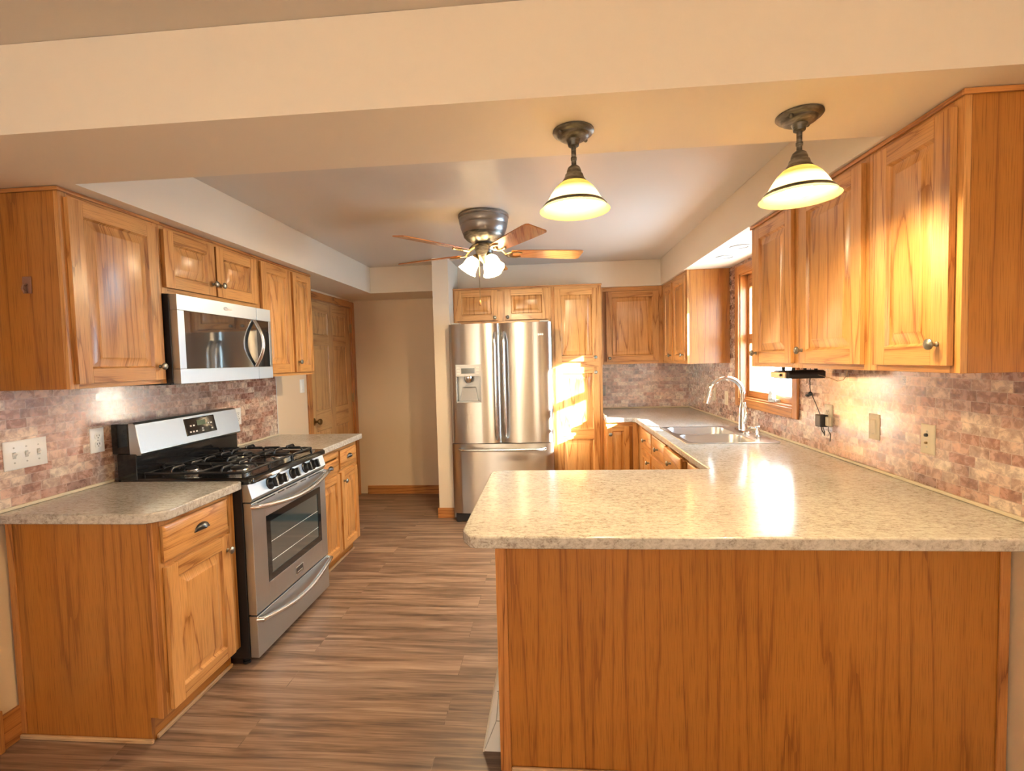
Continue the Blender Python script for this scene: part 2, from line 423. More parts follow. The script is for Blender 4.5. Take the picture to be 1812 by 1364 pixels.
def extruded(poly, z0, z1, holes=()):
    """flat polygon with holes, extruded down; returns MB"""
    bm = bmesh.new(); edges = []
    for lp in [poly] + list(holes):
        vs = [bm.verts.new((p[0], p[1], z1)) for p in lp]
        for i in range(len(vs)): edges.append(bm.edges.new((vs[i], vs[(i + 1) % len(vs)])))
    bmesh.ops.triangle_fill(bm, edges=edges, use_beauty=True, use_dissolve=False)
    r = bmesh.ops.extrude_face_region(bm, geom=list(bm.faces))
    for e in r['geom']:
        if isinstance(e, bmesh.types.BMVert): e.co.z = z0
    bmesh.ops.dissolve_limit(bm, angle_limit=0.01, verts=bm.verts, edges=bm.edges) if not holes else None
    bm.verts.index_update(); bm.verts.ensure_lookup_table()
    mb = MB(); mb.add([v.co.copy() for v in bm.verts], [[v.index for v in f.verts] for f in bm.faces], 'x', off=(0, 0)); bm.free()
    return mb

# ------------------------------------------------------------------ the setting
XW0, XW1 = XL - 0.006, XR + 0.006           # painted wall faces behind the tile
YN = -3.2
struct(MB().box(XW0 - 0.2, XW1 + 0.25, YN - 0.15, YB + 0.2, -0.12, 0).build('floor', VINYL), 'dark brown wood-look vinyl plank floor')
struct(MB().box(XW0 - 0.2, XW1 + 0.25, YN - 0.15, YB + 0.2, ZT, ZT + 0.12).build('ceiling', CEILP))
D0, D1, DZ = 4.14, 5.075, 2.06              # the door in the left wall
struct(wall_slab('x', XW0 - 0.14, XW0, YN, YB, 0, ZT, [(D0, D1, 0, DZ)]).build('wall_left', WALLP))
WY0, WY1, WZ0, WZ1 = 2.985, 3.815, 1.115, 2.065   # kitchen window opening
struct(wall_slab('x', XW1, XW1 + 0.16, YN, YB, 0, ZT, [(WY0, WY1, WZ0, WZ1)]).build('wall_right', WALLP))
struct(MB().box(XW0 - 0.14, XW1 + 0.16, YB + 0.006, YB + 0.15, 0, ZT).build('wall_back', WALLP))
FWIN = [(-1.85, -1.15), (0.40, 1.0)]  # added unseen windows, placed and sized to light the beam and end panels
struct(wall_slab('y', YN - 0.14, YN, XW0, XW1, 0, ZT, [(a, b2, 1.0, 2.1) for a, b2 in FWIN]).build('wall_front', WALLP))
for k, (a0, a1) in enumerate(FWIN):
    wr = structempty('window_%d' % (k + 2)); fr = MB()
    for a, b2 in ((a0 - 0.06, a0), (a1, a1 + 0.06)): fr.box(a, b2, YN, YN + 0.02, 0.94, 2.16)
    for a, b2 in ((0.94, 1.0), (2.10, 2.16)): fr.box(a0, a1, YN, YN + 0.02, a, b2, 'x')
    fr.box(a0, a1, YN - 0.08, YN - 0.04, 1.53, 1.57, 'x'); fr.build('window_frame', OAKT, wr)
struct(MB().box(XW0, XW1, YBM0, YBM1, ZS, ZT - 0.001).build('beam', SOFP), 'cream dropped beam spanning the opening of the kitchen')
XSL, XSR, YAS = -1.738, 1.102, 4.64
struct(MB().box(XW0, XSL, YBM1, YB, ZS, ZT - 0.001).build('soffit', SOFP), 'long cream soffit above the left cabinets')
struct(MB().box(XSL, -1.048, YAS, YB, ZS, ZT - 0.001).build('soffit', SOFP), 'short cream soffit across the door alcove')
struct(MB().box(XSR, XW1, YBM1, YB, ZS, ZT - 0.001).build('soffit', SOFP), 'long cream soffit above the right cabinets and window')
struct(MB().box(-0.899, XSR, 4.82, YB, ZS, ZT - 0.001).build('soffit', SOFP), 'cream soffit above the refrigerator cabinets')
struct(MB().box(-1.048, -0.899, 4.35, YB, 0, ZT - 0.001).build('wall_stub', SOFP), 'narrow painted end wall left of the refrigerator')

# tile backsplashes
def splash(mb, name, label): return struct(mb.build(name, TILE), label)
splash(wall_slab('x', XW0, XL, 1.30, 3.585, ZC - 0.05, 1.45, []), 'backsplash_left', 'pink and brown mosaic tile behind the range')
splash(wall_slab('x', XR, XW1, 0.9, YB, ZC - 0.0, ZS - 0.001, [(0.9, 2.74, 1.45, ZS), (WY0, WY1, WZ0, WZ1), (4.02, YB, 1.45, ZS)]), 'backsplash_right', 'pink and brown mosaic tile around the window')
splash(wall_slab('y', YB, YB + 0.006, 0.50, XR, ZC, 1.45, []), 'backsplash_back', 'mosaic tile on the far kitchen wall')
struct(MB().box(XW0 - 0.002, XL + 0.002, 3.585, 3.592, ZC, 1.40).build('trim_1', WHITEPAINT))

# baseboards and casings
bb = MB(); bb.box(-2.05, -1.048, YB - 0.012, YB + 0.006, 0, 0.092, 'x'); bb.box(-2.05, -1.048, YB - 0.017, YB - 0.012, 0.0, 0.02, 'x')
struct(bb.build('baseboard_back', OAKT, bevel=0.003))
bb = MB(); bb.box(-1.062, -0.905, 4.336, 4.35, 0, 0.095, 'x'); bb.box(-1.062, -1.048, 4.35, YB - 0.02, 0, 0.095, 'y')
struct(bb.build('baseboard_stub', OAKT, bevel=0.003))
bb = MB(); bb.box(XW0, XW0 + 0.014, 1.612, 1.695, 0, 0.135, 'y')
struct(bb.build('baseboard_left', OAKT, bevel=0.003))
cs = MB(); cs.box(XW0, XW0 + 0.018, 1.535, 1.600, 0.165, 2.1); cs.box(XW0, XW0 + 0.024, 1.530, 1.611, 0, 0.165)
struct(cs.build('trim_2', OAKT, bevel=0.003), 'oak door casing with plinth block at the left edge')

# panel door in the left wall (local: x along wall, front -y)
def panel_slab(mb, x0, x1, z0, z1, yf, th, panels, grain='z', groove=0.008, slope=0.035, field=0.004, mat=0):
    """slab with raised panels on its front (y=yf, material extends to yf+th)"""
    xs = sorted(set([x0, x1] + [p[0] for p in panels] + [p[1] for p in panels]))
    # stiles run full height, rails between
    cols = sorted(set((p[0], p[1]) for p in panels))
    px = [x0] + [c for cc in cols for c in cc] + [x1]
    for i in range(0, len(px), 2): mb.box(px[i], px[i + 1], yf, yf + th, z0, z1, 'z', mat)
    for c0, c1 in cols:
        zz = [z0] + [q for p in sorted([p for p in panels if p[0] == c0], key=lambda p: p[2]) for q in (p[2], p[3])] + [z1]
        for i in range(0, len(zz), 2): mb.box(c0, c1, yf, yf + th, zz[i], zz[i + 1], 'x', mat)
    for a, b2, c, d in panels:
        def ring(ins, y): return [(a + ins, y, c + ins), (b2 - ins, y, c + ins), (b2 - ins, y, d - ins), (a + ins, y, d - ins)]
        e = 0.007
        mb.loft([ring(0, yf + th), ring(0, yf + 0.0005), ring(e, yf + groove), ring(e + 0.004, yf + groove), ring(e + slope, yf + field), ring(e + slope + 0.003, yf + field - 0.002)], 'z', mat)
dr = structempty('door_1', 'stained six-panel wooden door in the left wall of the alcove'); dr.location = (XW0 - 0.012, D0, 0); dr.rotation_euler = (0, 0, PI / 2)
mb = MB(); DW = D1 - D0
c1, c2, c3, c4 = 0.115, 0.415, 0.520, 0.820
panel_slab(mb, 0.003, DW - 0.003, 0.008, DZ - 0.003, 0, 0.035, [(c1, c2, 1.74, 1.95), (c3, c4, 1.74, 1.95), (c1, c2, 1.03, 1.64), (c3, c4, 1.03, 1.64), (c1, c2, 0.22, 0.84), (c3, c4, 0.22, 0.84)], slope=0.03)
mb.build('door_panel', DOORW, dr, bevel=0.0015)
kb = MB(); rot = Matrix.Rotation(PI / 2, 3, 'X')
kb.lathe([(0.034, 0), (0.034, 0.004), (0.028, 0.009), (0.012, 0.011), (0.011, 0.035), (0.022, 0.042), (0.029, 0.055), (0.026, 0.068), (0.012, 0.075), (0.001, 0.076)], (0.062, 0, 0.937), 24, rot)
kb.build('door_knob', BRASS, dr)
for z in (1.84, 1.09, 0.25):
    h = MB(); h.box(DW - 0.008, DW + 0.006, -0.014, 0.0, z - 0.045, z + 0.045); h.tube([(DW, -0.018, z - 0.05), (DW, -0.018, z + 0.05)], 0.006)
    h.build('hinge', BRASS, dr)
cs = MB(); y0 = -0.012 - 0.018
cs.box(-0.068, 0, -0.030, -0.012, 0, DZ + 0.066); cs.box(DW, DW + 0.068, -0.030, -0.012, 0, DZ + 0.066); cs.box(0, DW, -0.030, -0.012, DZ, DZ + 0.066, 'x')
cs.build('door_casing', OAKT, dr, bevel=0.004)
jb = MB(); jb.box(-0.001, 0.002, -0.012, 0.1, 0, DZ); jb.box(DW - 0.002, DW + 0.001, -0.012, 0.1, 0, DZ); jb.box(0, DW, -0.012, 0.1, DZ - 0.002, DZ + 0.001, 'x')
jb.build('door_jamb', OAKT, dr)

# kitchen window
wn = structempty('window_1', 'oak-trimmed window above the sink, blown out with daylight')
cs = MB(); g = 0.055
for a, b2 in ((WY0 - g, WY0 + 0.006), (WY1 - 0.006, WY1 + g)): cs.box(XR - 0.017, XR, a, b2, WZ0 - g, WZ1 + g)
for a, b2 in ((WZ0 - g, WZ0 + 0.006), (WZ1 - 0.006, WZ1 + g)): cs.box(XR - 0.017, XR, WY0 + 0.006, WY1 - 0.006, a, b2, 'y')
cs.build('window_casing', OAKT, wn, bevel=0.004)
jb = MB(); J1 = XW1 + 0.15
jb.box(XR, J1, WY0, WY0 + 0.016, WZ0, WZ1); jb.box(XR, J1, WY1 - 0.016, WY1, WZ0, WZ1); jb.box(XR, J1, WY0, WY1, WZ0, WZ0 + 0.016, 'y'); jb.box(XR, J1, WY0, WY1, WZ1 - 0.016, WZ1, 'y')
jb.build('window_jamb', OAKT, wn)
sf = MB(); S0, S1 = XW1 + 0.045, XW1 + 0.085
GY0, GY1 = 3.06, 3.765
for a, b2 in ((WY0 + 0.016, GY0), (GY1, WY1 - 0.016)): sf.box(S0, S1, a, b2, WZ0 + 0.016, WZ1 - 0.016)
for a, b2 in ((WZ0 + 0.016, 1.178), (1.535, 1.605), (1.955, WZ1 - 0.016)): sf.box(S0, S1, GY0, GY1, a, b2, 'y')
sf.build('window_sash', OAKT, wn, bevel=0.003)
for a, b2 in ((1.178, 1.535), (1.605, 1.955)): MB().box(S0 + 0.018, S0 + 0.021, GY0, GY1, a, b2).build('pane', PANE, wn)
cr = MB(); cr.box(XR + 0.005, S0, 3.27, 3.35, WZ0 + 0.016, WZ0 + 0.034); cr.hexa([(XR + 0.0, 3.28, 1.149), (XR + 0.03, 3.28, 1.149), (XR + 0.03, 3.345, 1.149), (XR, 3.345, 1.149)], [(XR + 0.004, 3.29, 1.205), (XR + 0.022, 3.29, 1.205), (XR + 0.022, 3.335, 1.205), (XR + 0.004, 3.335, 1.205)])
cr.tube([(XR + 0.005, 3.28, 1.19), (XR - 0.004, 3.25, 1.18), (XR - 0.004, 3.235, 1.155), (XR, 3.23, 1.137)], 0.005)
cr.build('crank_handle', GREYP, wn, bevel=0.003)

# ------------------------------------------------------------------ hardware
def knob_mb(x, z, y=-0.02):
    k = MB(); rot = Matrix.Rotation(PI / 2, 3, 'X')
    k.lathe([(0.008, 0), (0.008, 0.003), (0.0055, 0.006), (0.0055, 0.013), (0.012, 0.017), (0.0162, 0.021), (0.0165, 0.025), (0.013, 0.029), (0.006, 0.031), (0.0005, 0.0315)], (x, y, z), 20, rot)
    return k
def cup_mb(x, z, y=-0.02):
    """half-dome bin pull, open below"""
    k = MB(); loops = []
    n = 12; wv, hv, dv = 0.042, 0.030, 0.024
    for j in range(7):
        t = (PI / 2) * j / 6
        loops.append([(x + wv * math.cos(PI * i / n) * math.cos(t) if j < 6 else x, y - dv * math.sin(t) * (0.35 + 0.65 * math.sin(PI * i / n)) if j < 6 else y - dv * 0.98, z - 0.012 + hv * math.sin(PI * i / n) * math.cos(t) if j < 6 else z - 0.012 + 0.004) for i in range(n + 1)])
    k.loft(loops, 'z', 0, False, False, False)
    k.box(x - wv - 0.003, x + wv + 0.003, y - 0.003, y, z - 0.014, z - 0.008)
    return k

def raised_front(mb, x0, x1, z0, z1, rails=None, stile=0.058, y=-0.019):
    zs_ = [z0 + stile] + ([q for r in rails for q in r] if rails else []) + [z1 - stile]
    pans = [(x0 + stile, x1 - stile, zs_[i], zs_[i + 1]) for i in range(0, len(zs_), 2)]
    panel_slab(mb, x0, x1, z0, z1, y, 0.018, pans, groove=0.0125, slope=min(0.034, (x1 - x0 - 2 * stile) * 0.22), field=0.002)
def drawer_front(mb, x0, x1, z0, z1, y=-0.019):
    e = 0.012
    mb.loft([[(x0, -0.001, z0), (x1, -0.001, z0), (x1, -0.001, z1), (x0, -0.001, z1)], [(x0, y + 0.006, z0), (x1, y + 0.006, z0), (x1, y + 0.006, z1), (x0, y + 0.006, z1)],
             [(x0 + e, y, z0 + e), (x1 - e, y, z0 + e), (x1 - e, y, z1 - e), (x0 + e, y, z1 - e)]], 'x')

def cabinet(name, label, loc, rot, W, D, H, fronts, frame=(), toe=0.0, crown=False, side='', group=None, bottom_rail=0.02, stile=0.035):
    """local frame: x to the viewer's right, front face at y=0, depth +y, z up from loc"""
    t = thing(name, label, 'cabinet', loc, rot, group)
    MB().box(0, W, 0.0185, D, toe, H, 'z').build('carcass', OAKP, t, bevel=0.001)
    ff = MB(); ff.box(0, stile, 0, 0.018, toe, H); ff.box(W - stile, W, 0, 0.018, toe, H)
    ff.box(stile, W - stile, 0, 0.018, H - 0.04, H, 'x'); ff.box(stile, W - stile, 0, 0.018, toe, toe + 0.03, 'x')
    for (a, b2, c, d, gr) in frame: ff.box(a, b2, 0.0004, 0.0176, c, d, gr)
    ff.build('face_frame', OAK, t, bevel=0.0012)
    if toe:
        MB().box(0.0, W, 0.055, 0.068, 0.0, toe, 'x').build('toe_kick', OAKP, t)
        sm = MB(); sm.box(0.0, W, 0.043, 0.055, 0.0, 0.018, 'x'); sm.build('shoe_molding', SHOE, t, bevel=0.005, seg=3)
    if side: (MB().box(-0.009, -0.0002, -0.010, D, H - 0.016, H - 0.001, 'y') if side == 'L' else MB().box(W + 0.0002, W + 0.009, -0.010, D, H - 0.016, H - 0.001, 'y')).build('top_trim', OAKT, t, bevel=0.002)
    if crown:
        MB().box(-0.004, W + 0.004, -0.010, 0.0, H - 0.016, H - 0.001, 'x').build('top_trim', OAKT, t, bevel=0.003)
    for fr in fronts:
        mb = MB(); kind = fr[0]; x0, x1, z0, z1 = fr[1:5]; opt = fr[5] if len(fr) > 5 else {}
        pull_y = -opt.get('open', 0.0)
        if kind == 'door': raised_front(mb, x0, x1, z0, z1, opt.get('rails'), opt.get('stile', 0.058))
        else: drawer_front(mb, x0, x1, z0, z1)
        if pull_y:
            mb.box(x0 + 0.02, x1 - 0.02, -0.001, 0.03, z0 + 0.015, z1 - 0.02, 'x')
        f = mb.build('door' if kind == 'door' else ('drawer' if kind == 'drawer' else kind), OAK, t, bevel=0.0014)
        if pull_y: f.location.y = pull_y
        if 'knob' in opt: knob_mb(*opt['knob']).build('knob', PEWTER, f)
        if 'cup' in opt: cup_mb(*opt['cup']).build('cup_pull', DKPEW, f)
    return t

RL, RR = PI / 2, -PI / 2
# --- left wall cabinets: local x = world y - y0
XLU, DU = -1.8164, 0.314
y0 = 1.683
t = cabinet('wall_cabinet', 'oak wall cabinet at the near left with one tall door and exposed end panel', (XLU, y0, ZU), RL, 0.4615, DU, ZS - ZU - 0.001,
        [('door', 0.020, 0.436, 0.019, 0.727, {'knob': (0.405, 0.081)})], crown=True, side='L')
y0 = 2.1455
cabinet('wall_cabinet', 'short two-door oak wall cabinet directly above the microwave', (XLU, y0, 1.812), RL, 0.767, DU, ZS - 1.813,
        [('door', 0.010, 0.354, 0.030, 0.302, {'knob': (0.330, 0.092)}), ('door', 0.367, 0.728, 0.030, 0.302, {'knob': (0.391, 0.092)})], frame=[(0.33, 0.39, 0.03, 0.30, 'z')], crown=True)
y0 = 2.914
cabinet('wall_cabinet', 'two-door oak wall cabinet right of the microwave, beside the panel door', (XLU, y0, ZU), RL, 0.664, DU, ZS - ZU - 0.001,
        [('door', 0.008, 0.354, 0.022, 0.733), ('door', 0.384, 0.641, 0.022, 0.733, {'knob': (0.415, 0.095), 'stile': 0.05})], frame=[(0.33, 0.40, 0.03, 0.73, 'z')], crown=True)
# hook on the cabinet's end
hk = MB(); hk.box(-0.018, 0.018, -0.004, 0, -0.032, 0.032); hk.tube([(0, -0.004, 0.005), (0, -0.016, -0.004), (0, -0.020, -0.016), (0, -0.014, -0.027), (0, -0.006, -0.026)], 0.0045, 8)
o = hk.build('wall_hook', simple('rose_acrylic', (0.25, 0.13, 0.09), 0.15), None, bevel=0.003); o.location = (-1.962, 1.6828, 1.785)
tag(o, 'small stick-on hook on the end panel of the near left wall cabinet', 'hook')

# --- left base cabinets
XLF, DB = -1.5195, 0.610
y0 = 1.700
t = cabinet('base_cabinet', 'oak base cabinet left of the range with one drawer over one door', (XLF, y0, 0), RL, 0.4475, DB, 0.872,
        [('drawer', 0.013, 0.385, 0.702, 0.846, {'cup': (0.213, 0.778)}), ('door', 0.015, 0.388, 0.112, 0.682, {'knob': (0.362, 0.612)})], frame=[(0.03, 0.42, 0.68, 0.71, 'x')], toe=0.10, stile=0.04)
ep = MB(); ep.add([(-0.0185, 0.0, 0.10), (-0.0185, 0.0, 0.872), (-0.0185, DB, 0.872), (-0.0185, DB, 0.0), (-0.0185, 0.055, 0.0), (-0.0185, 0.055, 0.10),
                   (-0.0005, 0.0, 0.10), (-0.0005, 0.0, 0.872), (-0.0005, DB, 0.872), (-0.0005, DB, 0.0), (-0.0005, 0.055, 0.0), (-0.0005, 0.055, 0.10)],
                  [(0, 1, 2, 3, 4, 5), (6, 7, 8, 9, 10, 11)] + [(i, (i + 1) % 6, (i + 1) % 6 + 6, i + 6) for i in range(6)], 'z')
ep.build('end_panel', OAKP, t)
for a, b2, c in ((DB - 0.028, DB, 0.02), (0.0, 0.02, 0.10)): MB().box(-0.0225, -0.0186, a, b2, c, 0.872).build('corner_trim', OAKT, t, bevel=0.001)
MB().box(-0.031, -0.0188, 0.043, DB, 0.0, 0.018, 'y').build('shoe_molding', SHOE, t, bevel=0.005, seg=3)
y0 = 2.9195
cabinet('base_cabinet', 'oak base cabinet right of the range with cutting board, two drawers and two doors', (XLF, y0, 0), RL, 0.690, DB, 0.872,
        [('cutting_board', 0.030, 0.350, 0.803, 0.848), ('drawer', 0.020, 0.350, 0.700, 0.790, {'cup': (0.205, 0.745)}), ('drawer', 0.378, 0.660, 0.702, 0.838, {'cup': (0.520, 0.778)}),
         ('door', 0.020, 0.350, 0.115, 0.678, {'stile': 0.052}), ('door', 0.378, 0.660, 0.115, 0.678, {'knob': (0.412, 0.612), 'stile': 0.05})], frame=[(0.345, 0.385, 0.1, 0.85, 'z'), (0.03, 0.66, 0.672, 0.704, 'x')], toe=0.10)

# --- pantry, refrigerator cabinet, far wall cabinets (front faces -y)
cabinet('pantry_cabinet', 'tall oak pantry right of the refrigerator with a patch of sunlight on its doors', (0.030, 4.55, 0), 0, 0.468, YB - 4.552, ZS - 0.001,
        [('door', 0.032, 0.436, 1.424, 2.104, {'knob': (0.402, 1.462)}), ('door', 0.032, 0.436, 0.118, 1.372, {'knob': (0.402, 1.322), 'rails': [(0.690, 0.790)]})], frame=[(0.03, 0.44, 1.36, 1.44, 'x')], toe=0.10, crown=True)
cabinet('wall_cabinet', 'low wide two-door oak cabinet over the refrigerator', (-0.897, 4.55, 1.797), 0, 0.926, YB - 4.552, ZS - 1.798,
        [('door', 0.022, 0.424, 0.036, 0.322, {'knob': (0.398, 0.062)}), ('door', 0.494, 0.903, 0.036, 0.322, {'knob': (0.520, 0.062)})], frame=[(0.40, 0.52, 0.03, 0.31, 'z')], crown=True)
cabinet('wall_cabinet', 'square single-door oak wall cabinet in the far corner beside the pantry', (0.499, 4.84, ZU), 0, 0.624, YB - 4.842, ZS - ZU - 0.001,
        [('door', 0.072, 0.583, 0.030, 0.716, {'knob': (0.100, 0.060)})], stile=0.045)
# --- right wall cabinets (front faces -x): local x = y1 - world y
XRU, DUR = 1.124, 0.335
cabinet('wall_cabinet', 'oak corner wall cabinet left of the window, its side panel toward the sink', (XRU, YB - 0.002, ZU), RR, YB - 0.002 - 4.009, DUR, ZS - ZU - 0.001,
        [('door', 0.443, 0.745, 0.024, 0.722, {'knob': (0.712, 0.075), 'stile': 0.048}), ('door', 0.778, 1.136, 0.024, 0.722, {'knob': (1.100, 0.075), 'stile': 0.05})], frame=[(0.0, 0.45, 0.0, ZS - ZU - 0.002, 'z'), (0.735, 0.79, 0.03, 0.72, 'z')], stile=0.030)
labs = [('nearest of the three tall oak cabinets on the right wall, with exposed end panel', 1.409, 1.776, (0.333, 0.083)),
        ('middle of the three tall oak cabinets on the right wall', 1.777, 2.262, (0.062, 0.079)),
        ('tall oak wall cabinet beside the window, farthest of the three in its row', 2.263, 2.764, (0.080, 0.072))]
for i, (lb, ya, yb, kn) in enumerate(labs):
    Wc = yb - ya
    a, b2 = ((0.036, Wc - 0.022), (0.034, Wc - 0.030), (0.076, Wc - 0.034))[i]
    if i == 2: a = 0.072
    kx = (Wc - 0.055, a + 0.030, a + 0.010)[i] if i < 2 else a + 0.028
    cabinet('wall_cabinet', lb, (XRU, yb, ZU), RR, Wc - 0.0005, DUR, ZS - ZU - 0.001,
            [('door', a, b2, 0.021, 0.726, {'knob': (kx, kn[1])})], crown=True, side='R' if i == 0 else '', stile=(0.034, 0.034, 0.05)[i])

# --- right base run (front faces -x), partly hidden behind the peninsula
XRB, DRB = 0.790, 0.668
cabinet('base_cabinet', 'narrow oak base cabinet of drawer and door in the far corner left of the sink', (XRB, 4.356, 0), RR, 4.356 - 3.761, DRB, 0.872,
        [('drawer', 0.206, 0.572, 0.694, 0.846, {'knob': (0.389, 0.770)}), ('door', 0.206, 0.572, 0.112, 0.672, {'knob': (0.535, 0.615)})], frame=[(0.0, 0.20, 0.1, 0.87, 'z'), (0.2, 0.57, 0.668, 0.70, 'x')], toe=0.10)
cabinet('base_cabinet', 'oak sink base cabinet with two knobbed drawer fronts below the sink', (XRB, 3.760, 0), RR, 3.760 - 2.801, 0.045, 0.872,
        [('drawer', 0.020, 0.455, 0.704, 0.850, {'knob': (0.240, 0.778)}), ('drawer', 0.490, 0.902, 0.704, 0.850, {'knob': (0.696, 0.778), 'open': 0.020}),
         ('door', 0.020, 0.455, 0.112, 0.684), ('door', 0.490, 0.902, 0.112, 0.684)], frame=[(0.445, 0.50, 0.1, 0.85, 'z'), (0.03, 0.93, 0.680, 0.71, 'x')], toe=0.0)
cabinet('base_cabinet', 'oak base cabinet at the inside corner where the sink run meets the peninsula', (XRB, 2.800, 0), RR, 2.800 - 2.293, DRB, 0.872,
        [('drawer', 0.020, 0.450, 0.704, 0.846), ('door', 0.020, 0.450, 0.112, 0.684)], toe=0.10)
cabinet('base_cabinet', 'single-door oak base cabinet between the pantry and the sink run', (0.4995, 4.36, 0), 0, 0.2895, YB - 4.362, 0.872,
        [('door', 0.008, 0.205, 0.112, 0.838, {'knob': (0.036, 0.765), 'stile': 0.045})], toe=0.10, stile=0.05)

# --- peninsula base
PX0, PX1, PY0, PY1 = -0.195, XR - 0.004, 1.628, 2.290
t = thing('peninsula_cabinet', 'oak peninsula base with a wide plain back panel facing the viewer', 'cabinet', (PX0, PY0, 0))
W = PX1 - PX0
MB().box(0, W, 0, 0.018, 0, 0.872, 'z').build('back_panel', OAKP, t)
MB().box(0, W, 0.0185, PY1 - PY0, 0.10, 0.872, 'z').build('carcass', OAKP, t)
ct = MB(); ct.box(-0.006, 0.032, -0.006, -0.0003, 0, 0.872); ct.box(-0.006, -0.0003, -0.0003, 0.03, 0, 0.872); ct.build('corner_trim', OAKT, t, bevel=0.0015)
MB().box(W - 0.030, W, -0.008, -0.0003, 0, 0.872).build('corner_trim', OAKT, t, bevel=0.0025)
MB().box(0.033, W - 0.031, -0.013, -0.0003, 0, 0.018, 'x').build('shoe_molding', SHOE, t, bevel=0.006, seg=3)

# ------------------------------------------------------------------ countertops
def counter(name, label, poly, strips, holes=()):
    t = thing(name, label, 'countertop', (poly[0][0], poly[0][1], ZC - 0.040))
    ox, oy, oz = t.location
    P = lambda lp: [(x - ox, y - oy) for x, y in lp]
    extruded(P(poly), 0, 0.040, [P(h) for h in holes]).build('worktop', LAM, t, bevel=0.007, seg=3, smooth=30)
    for (xa, xb, ya, yb) in strips:
        lng = 'x' if xb - xa > yb - ya else 'y'
        MB().box(xa - ox, xb - ox, ya - oy, yb - oy, 0.0405, 0.0535, lng).build('edge_strip', STRIP, t, bevel=0.003)
    return t
def corner(cx, cy, r, a0, n=6): return [(cx + r * math.cos(math.radians(a0 + 90 * i / n)), cy + r * math.sin(math.radians(a0 + 90 * i / n))) for i in range(n + 1)]
XLC = -1.468
counter('countertop', 'short grey-beige laminate countertop left of the range', [(XL + 0.001, 1.652), (-1.545, 1.652), (-1.525, 1.656), (-1.474, 1.700), (XLC, 1.716)] + corner(XLC - 0.012, 2.136, 0.012, 0, 4)[0:] + [(XL + 0.001, 2.148)], [(XL + 0.0005, XL + 0.012, 1.652, 2.148)])
counter('countertop', 'grey-beige laminate countertop right of the range', [(XL + 0.001, 2.9185), (XLC - 0.012, 2.9185)] + corner(XLC - 0.012, 2.931, 0.0125, -90, 4)[1:] + corner(XLC - 0.006, 3.612, 0.006, 0, 3) + [(XL + 0.001, 3.618)], [(XL + 0.0005, XL + 0.012, 2.9185, 3.585)])
SK = (1.108, 3.3425, 0.560, 0.725)     # sink centre and outer size
hole = [(p[0], p[1]) for p in rrect(SK[0], SK[1], SK[2] - 0.03, SK[3] - 0.03, 0.03, 0)]
XE = XR - 0.001
counter('countertop', 'long U-shaped beige laminate countertop of the peninsula and sink run',
        [(-0.240, 1.4426), (XE, 1.4426), (XE, YB - 0.001), (0.499, YB - 0.001), (0.499, 4.328), (0.728, 4.328), (0.7525, 4.303), (0.7525, 2.330), (-0.235, 2.330)] + [(-0.268, 2.322), (-0.288, 2.300), (-0.292, 2.27), (-0.290, 1.510), (-0.284, 1.494), (-0.256, 1.450)],
        [(XR - 0.012, XR - 0.0005, 1.4426, YB - 0.001), (0.512, XR - 0.013, YB - 0.012, YB - 0.001), (0.4995, 0.5115, 4.40, YB - 0.013)], [hole])

# ------------------------------------------------------------------ sink, faucet, soap pump
t = thing('kitchen_sink', 'stainless double-bowl drop-in sink below the window', 'sink', (SK[0], SK[1], ZC))
def sink_rim():
    bm = bmesh.new(); edges = []
    loops = [rrect(0, 0, SK[2], SK[3], 0.03, 0.004), rrect(-0.045, -0.172, 0.405, 0.325, 0.07, 0.004), rrect(-0.045, 0.172, 0.405, 0.325, 0.07, 0.004)]
    for lp in loops:
        vs = [bm.verts.new(p) for p in lp]
        edges += [bm.edges.new((vs[i], vs[(i + 1) % len(vs)])) for i in range(len(vs))]
    bmesh.ops.triangle_fill(bm, edges=edges, use_beauty=True)
    r = bmesh.ops.extrude_face_region(bm, geom=list(bm.faces))
    for e in r['geom']:
        if isinstance(e, bmesh.types.BMVert): e.co.z = 0.0008
    bm.verts.index_update(); mb = MB(); mb.add([v.co.copy() for v in bm.verts], [[v.index for v in f.verts] for f in bm.faces], 'x'); bm.free()
    return mb
sink_rim().build('rim', SINKM, t, bevel=0.0012)
for s in (-1, 1):
    mb = MB(); cx, cy = -0.045, 0.172 * s
    lp = [rrect(cx, cy, 0.409, 0.329, 0.072, 0.0035), rrect(cx, cy, 0.402, 0.322, 0.07, -0.004), rrect(cx, cy, 0.388, 0.308, 0.07, -0.12), rrect(cx, cy, 0.36, 0.28, 0.08, -0.165), rrect(cx, cy, 0.27, 0.19, 0.07, -0.178), rrect(cx, cy, 0.08, 0.08, 0.038, -0.182)]
    mb.loft(lp, 'x', 0, False, True)
    b = mb.build('bowl', SINKM, t, smooth=60)
    MB().lathe([(0.055, -0.181), (0.055, -0.178), (0.042, -0.1775), (0.036, -0.1805), (0.001, -0.1807)], (cx, cy, 0), 24).build('drain', CHROME, b)
FX, FY = 1.337, 3.44
ft = thing('faucet', 'tall gooseneck pull-down chrome kitchen faucet at the sink', 'faucet', (FX, FY, ZC + 0.0045))
es = MB(); es.loft([rrect(0, 0, 0.056, 0.20, 0.027, 0), rrect(0, 0, 0.056, 0.20, 0.027, 0.006), rrect(0, 0, 0.046, 0.19, 0.022, 0.010)], 'x'); es.build('deck_plate', CHROME, ft)
bd = MB(); bd.lathe([(0.031, 0.0102), (0.031, 0.018), (0.029, 0.030), (0.028, 0.10), (0.025, 0.15), (0.0185, 0.19), (0.0170, 0.20)], (0, 0, 0), 24); bd.build('body', CHROME, ft)
sp = MB(); ra = 0.112; zc_ = 0.262
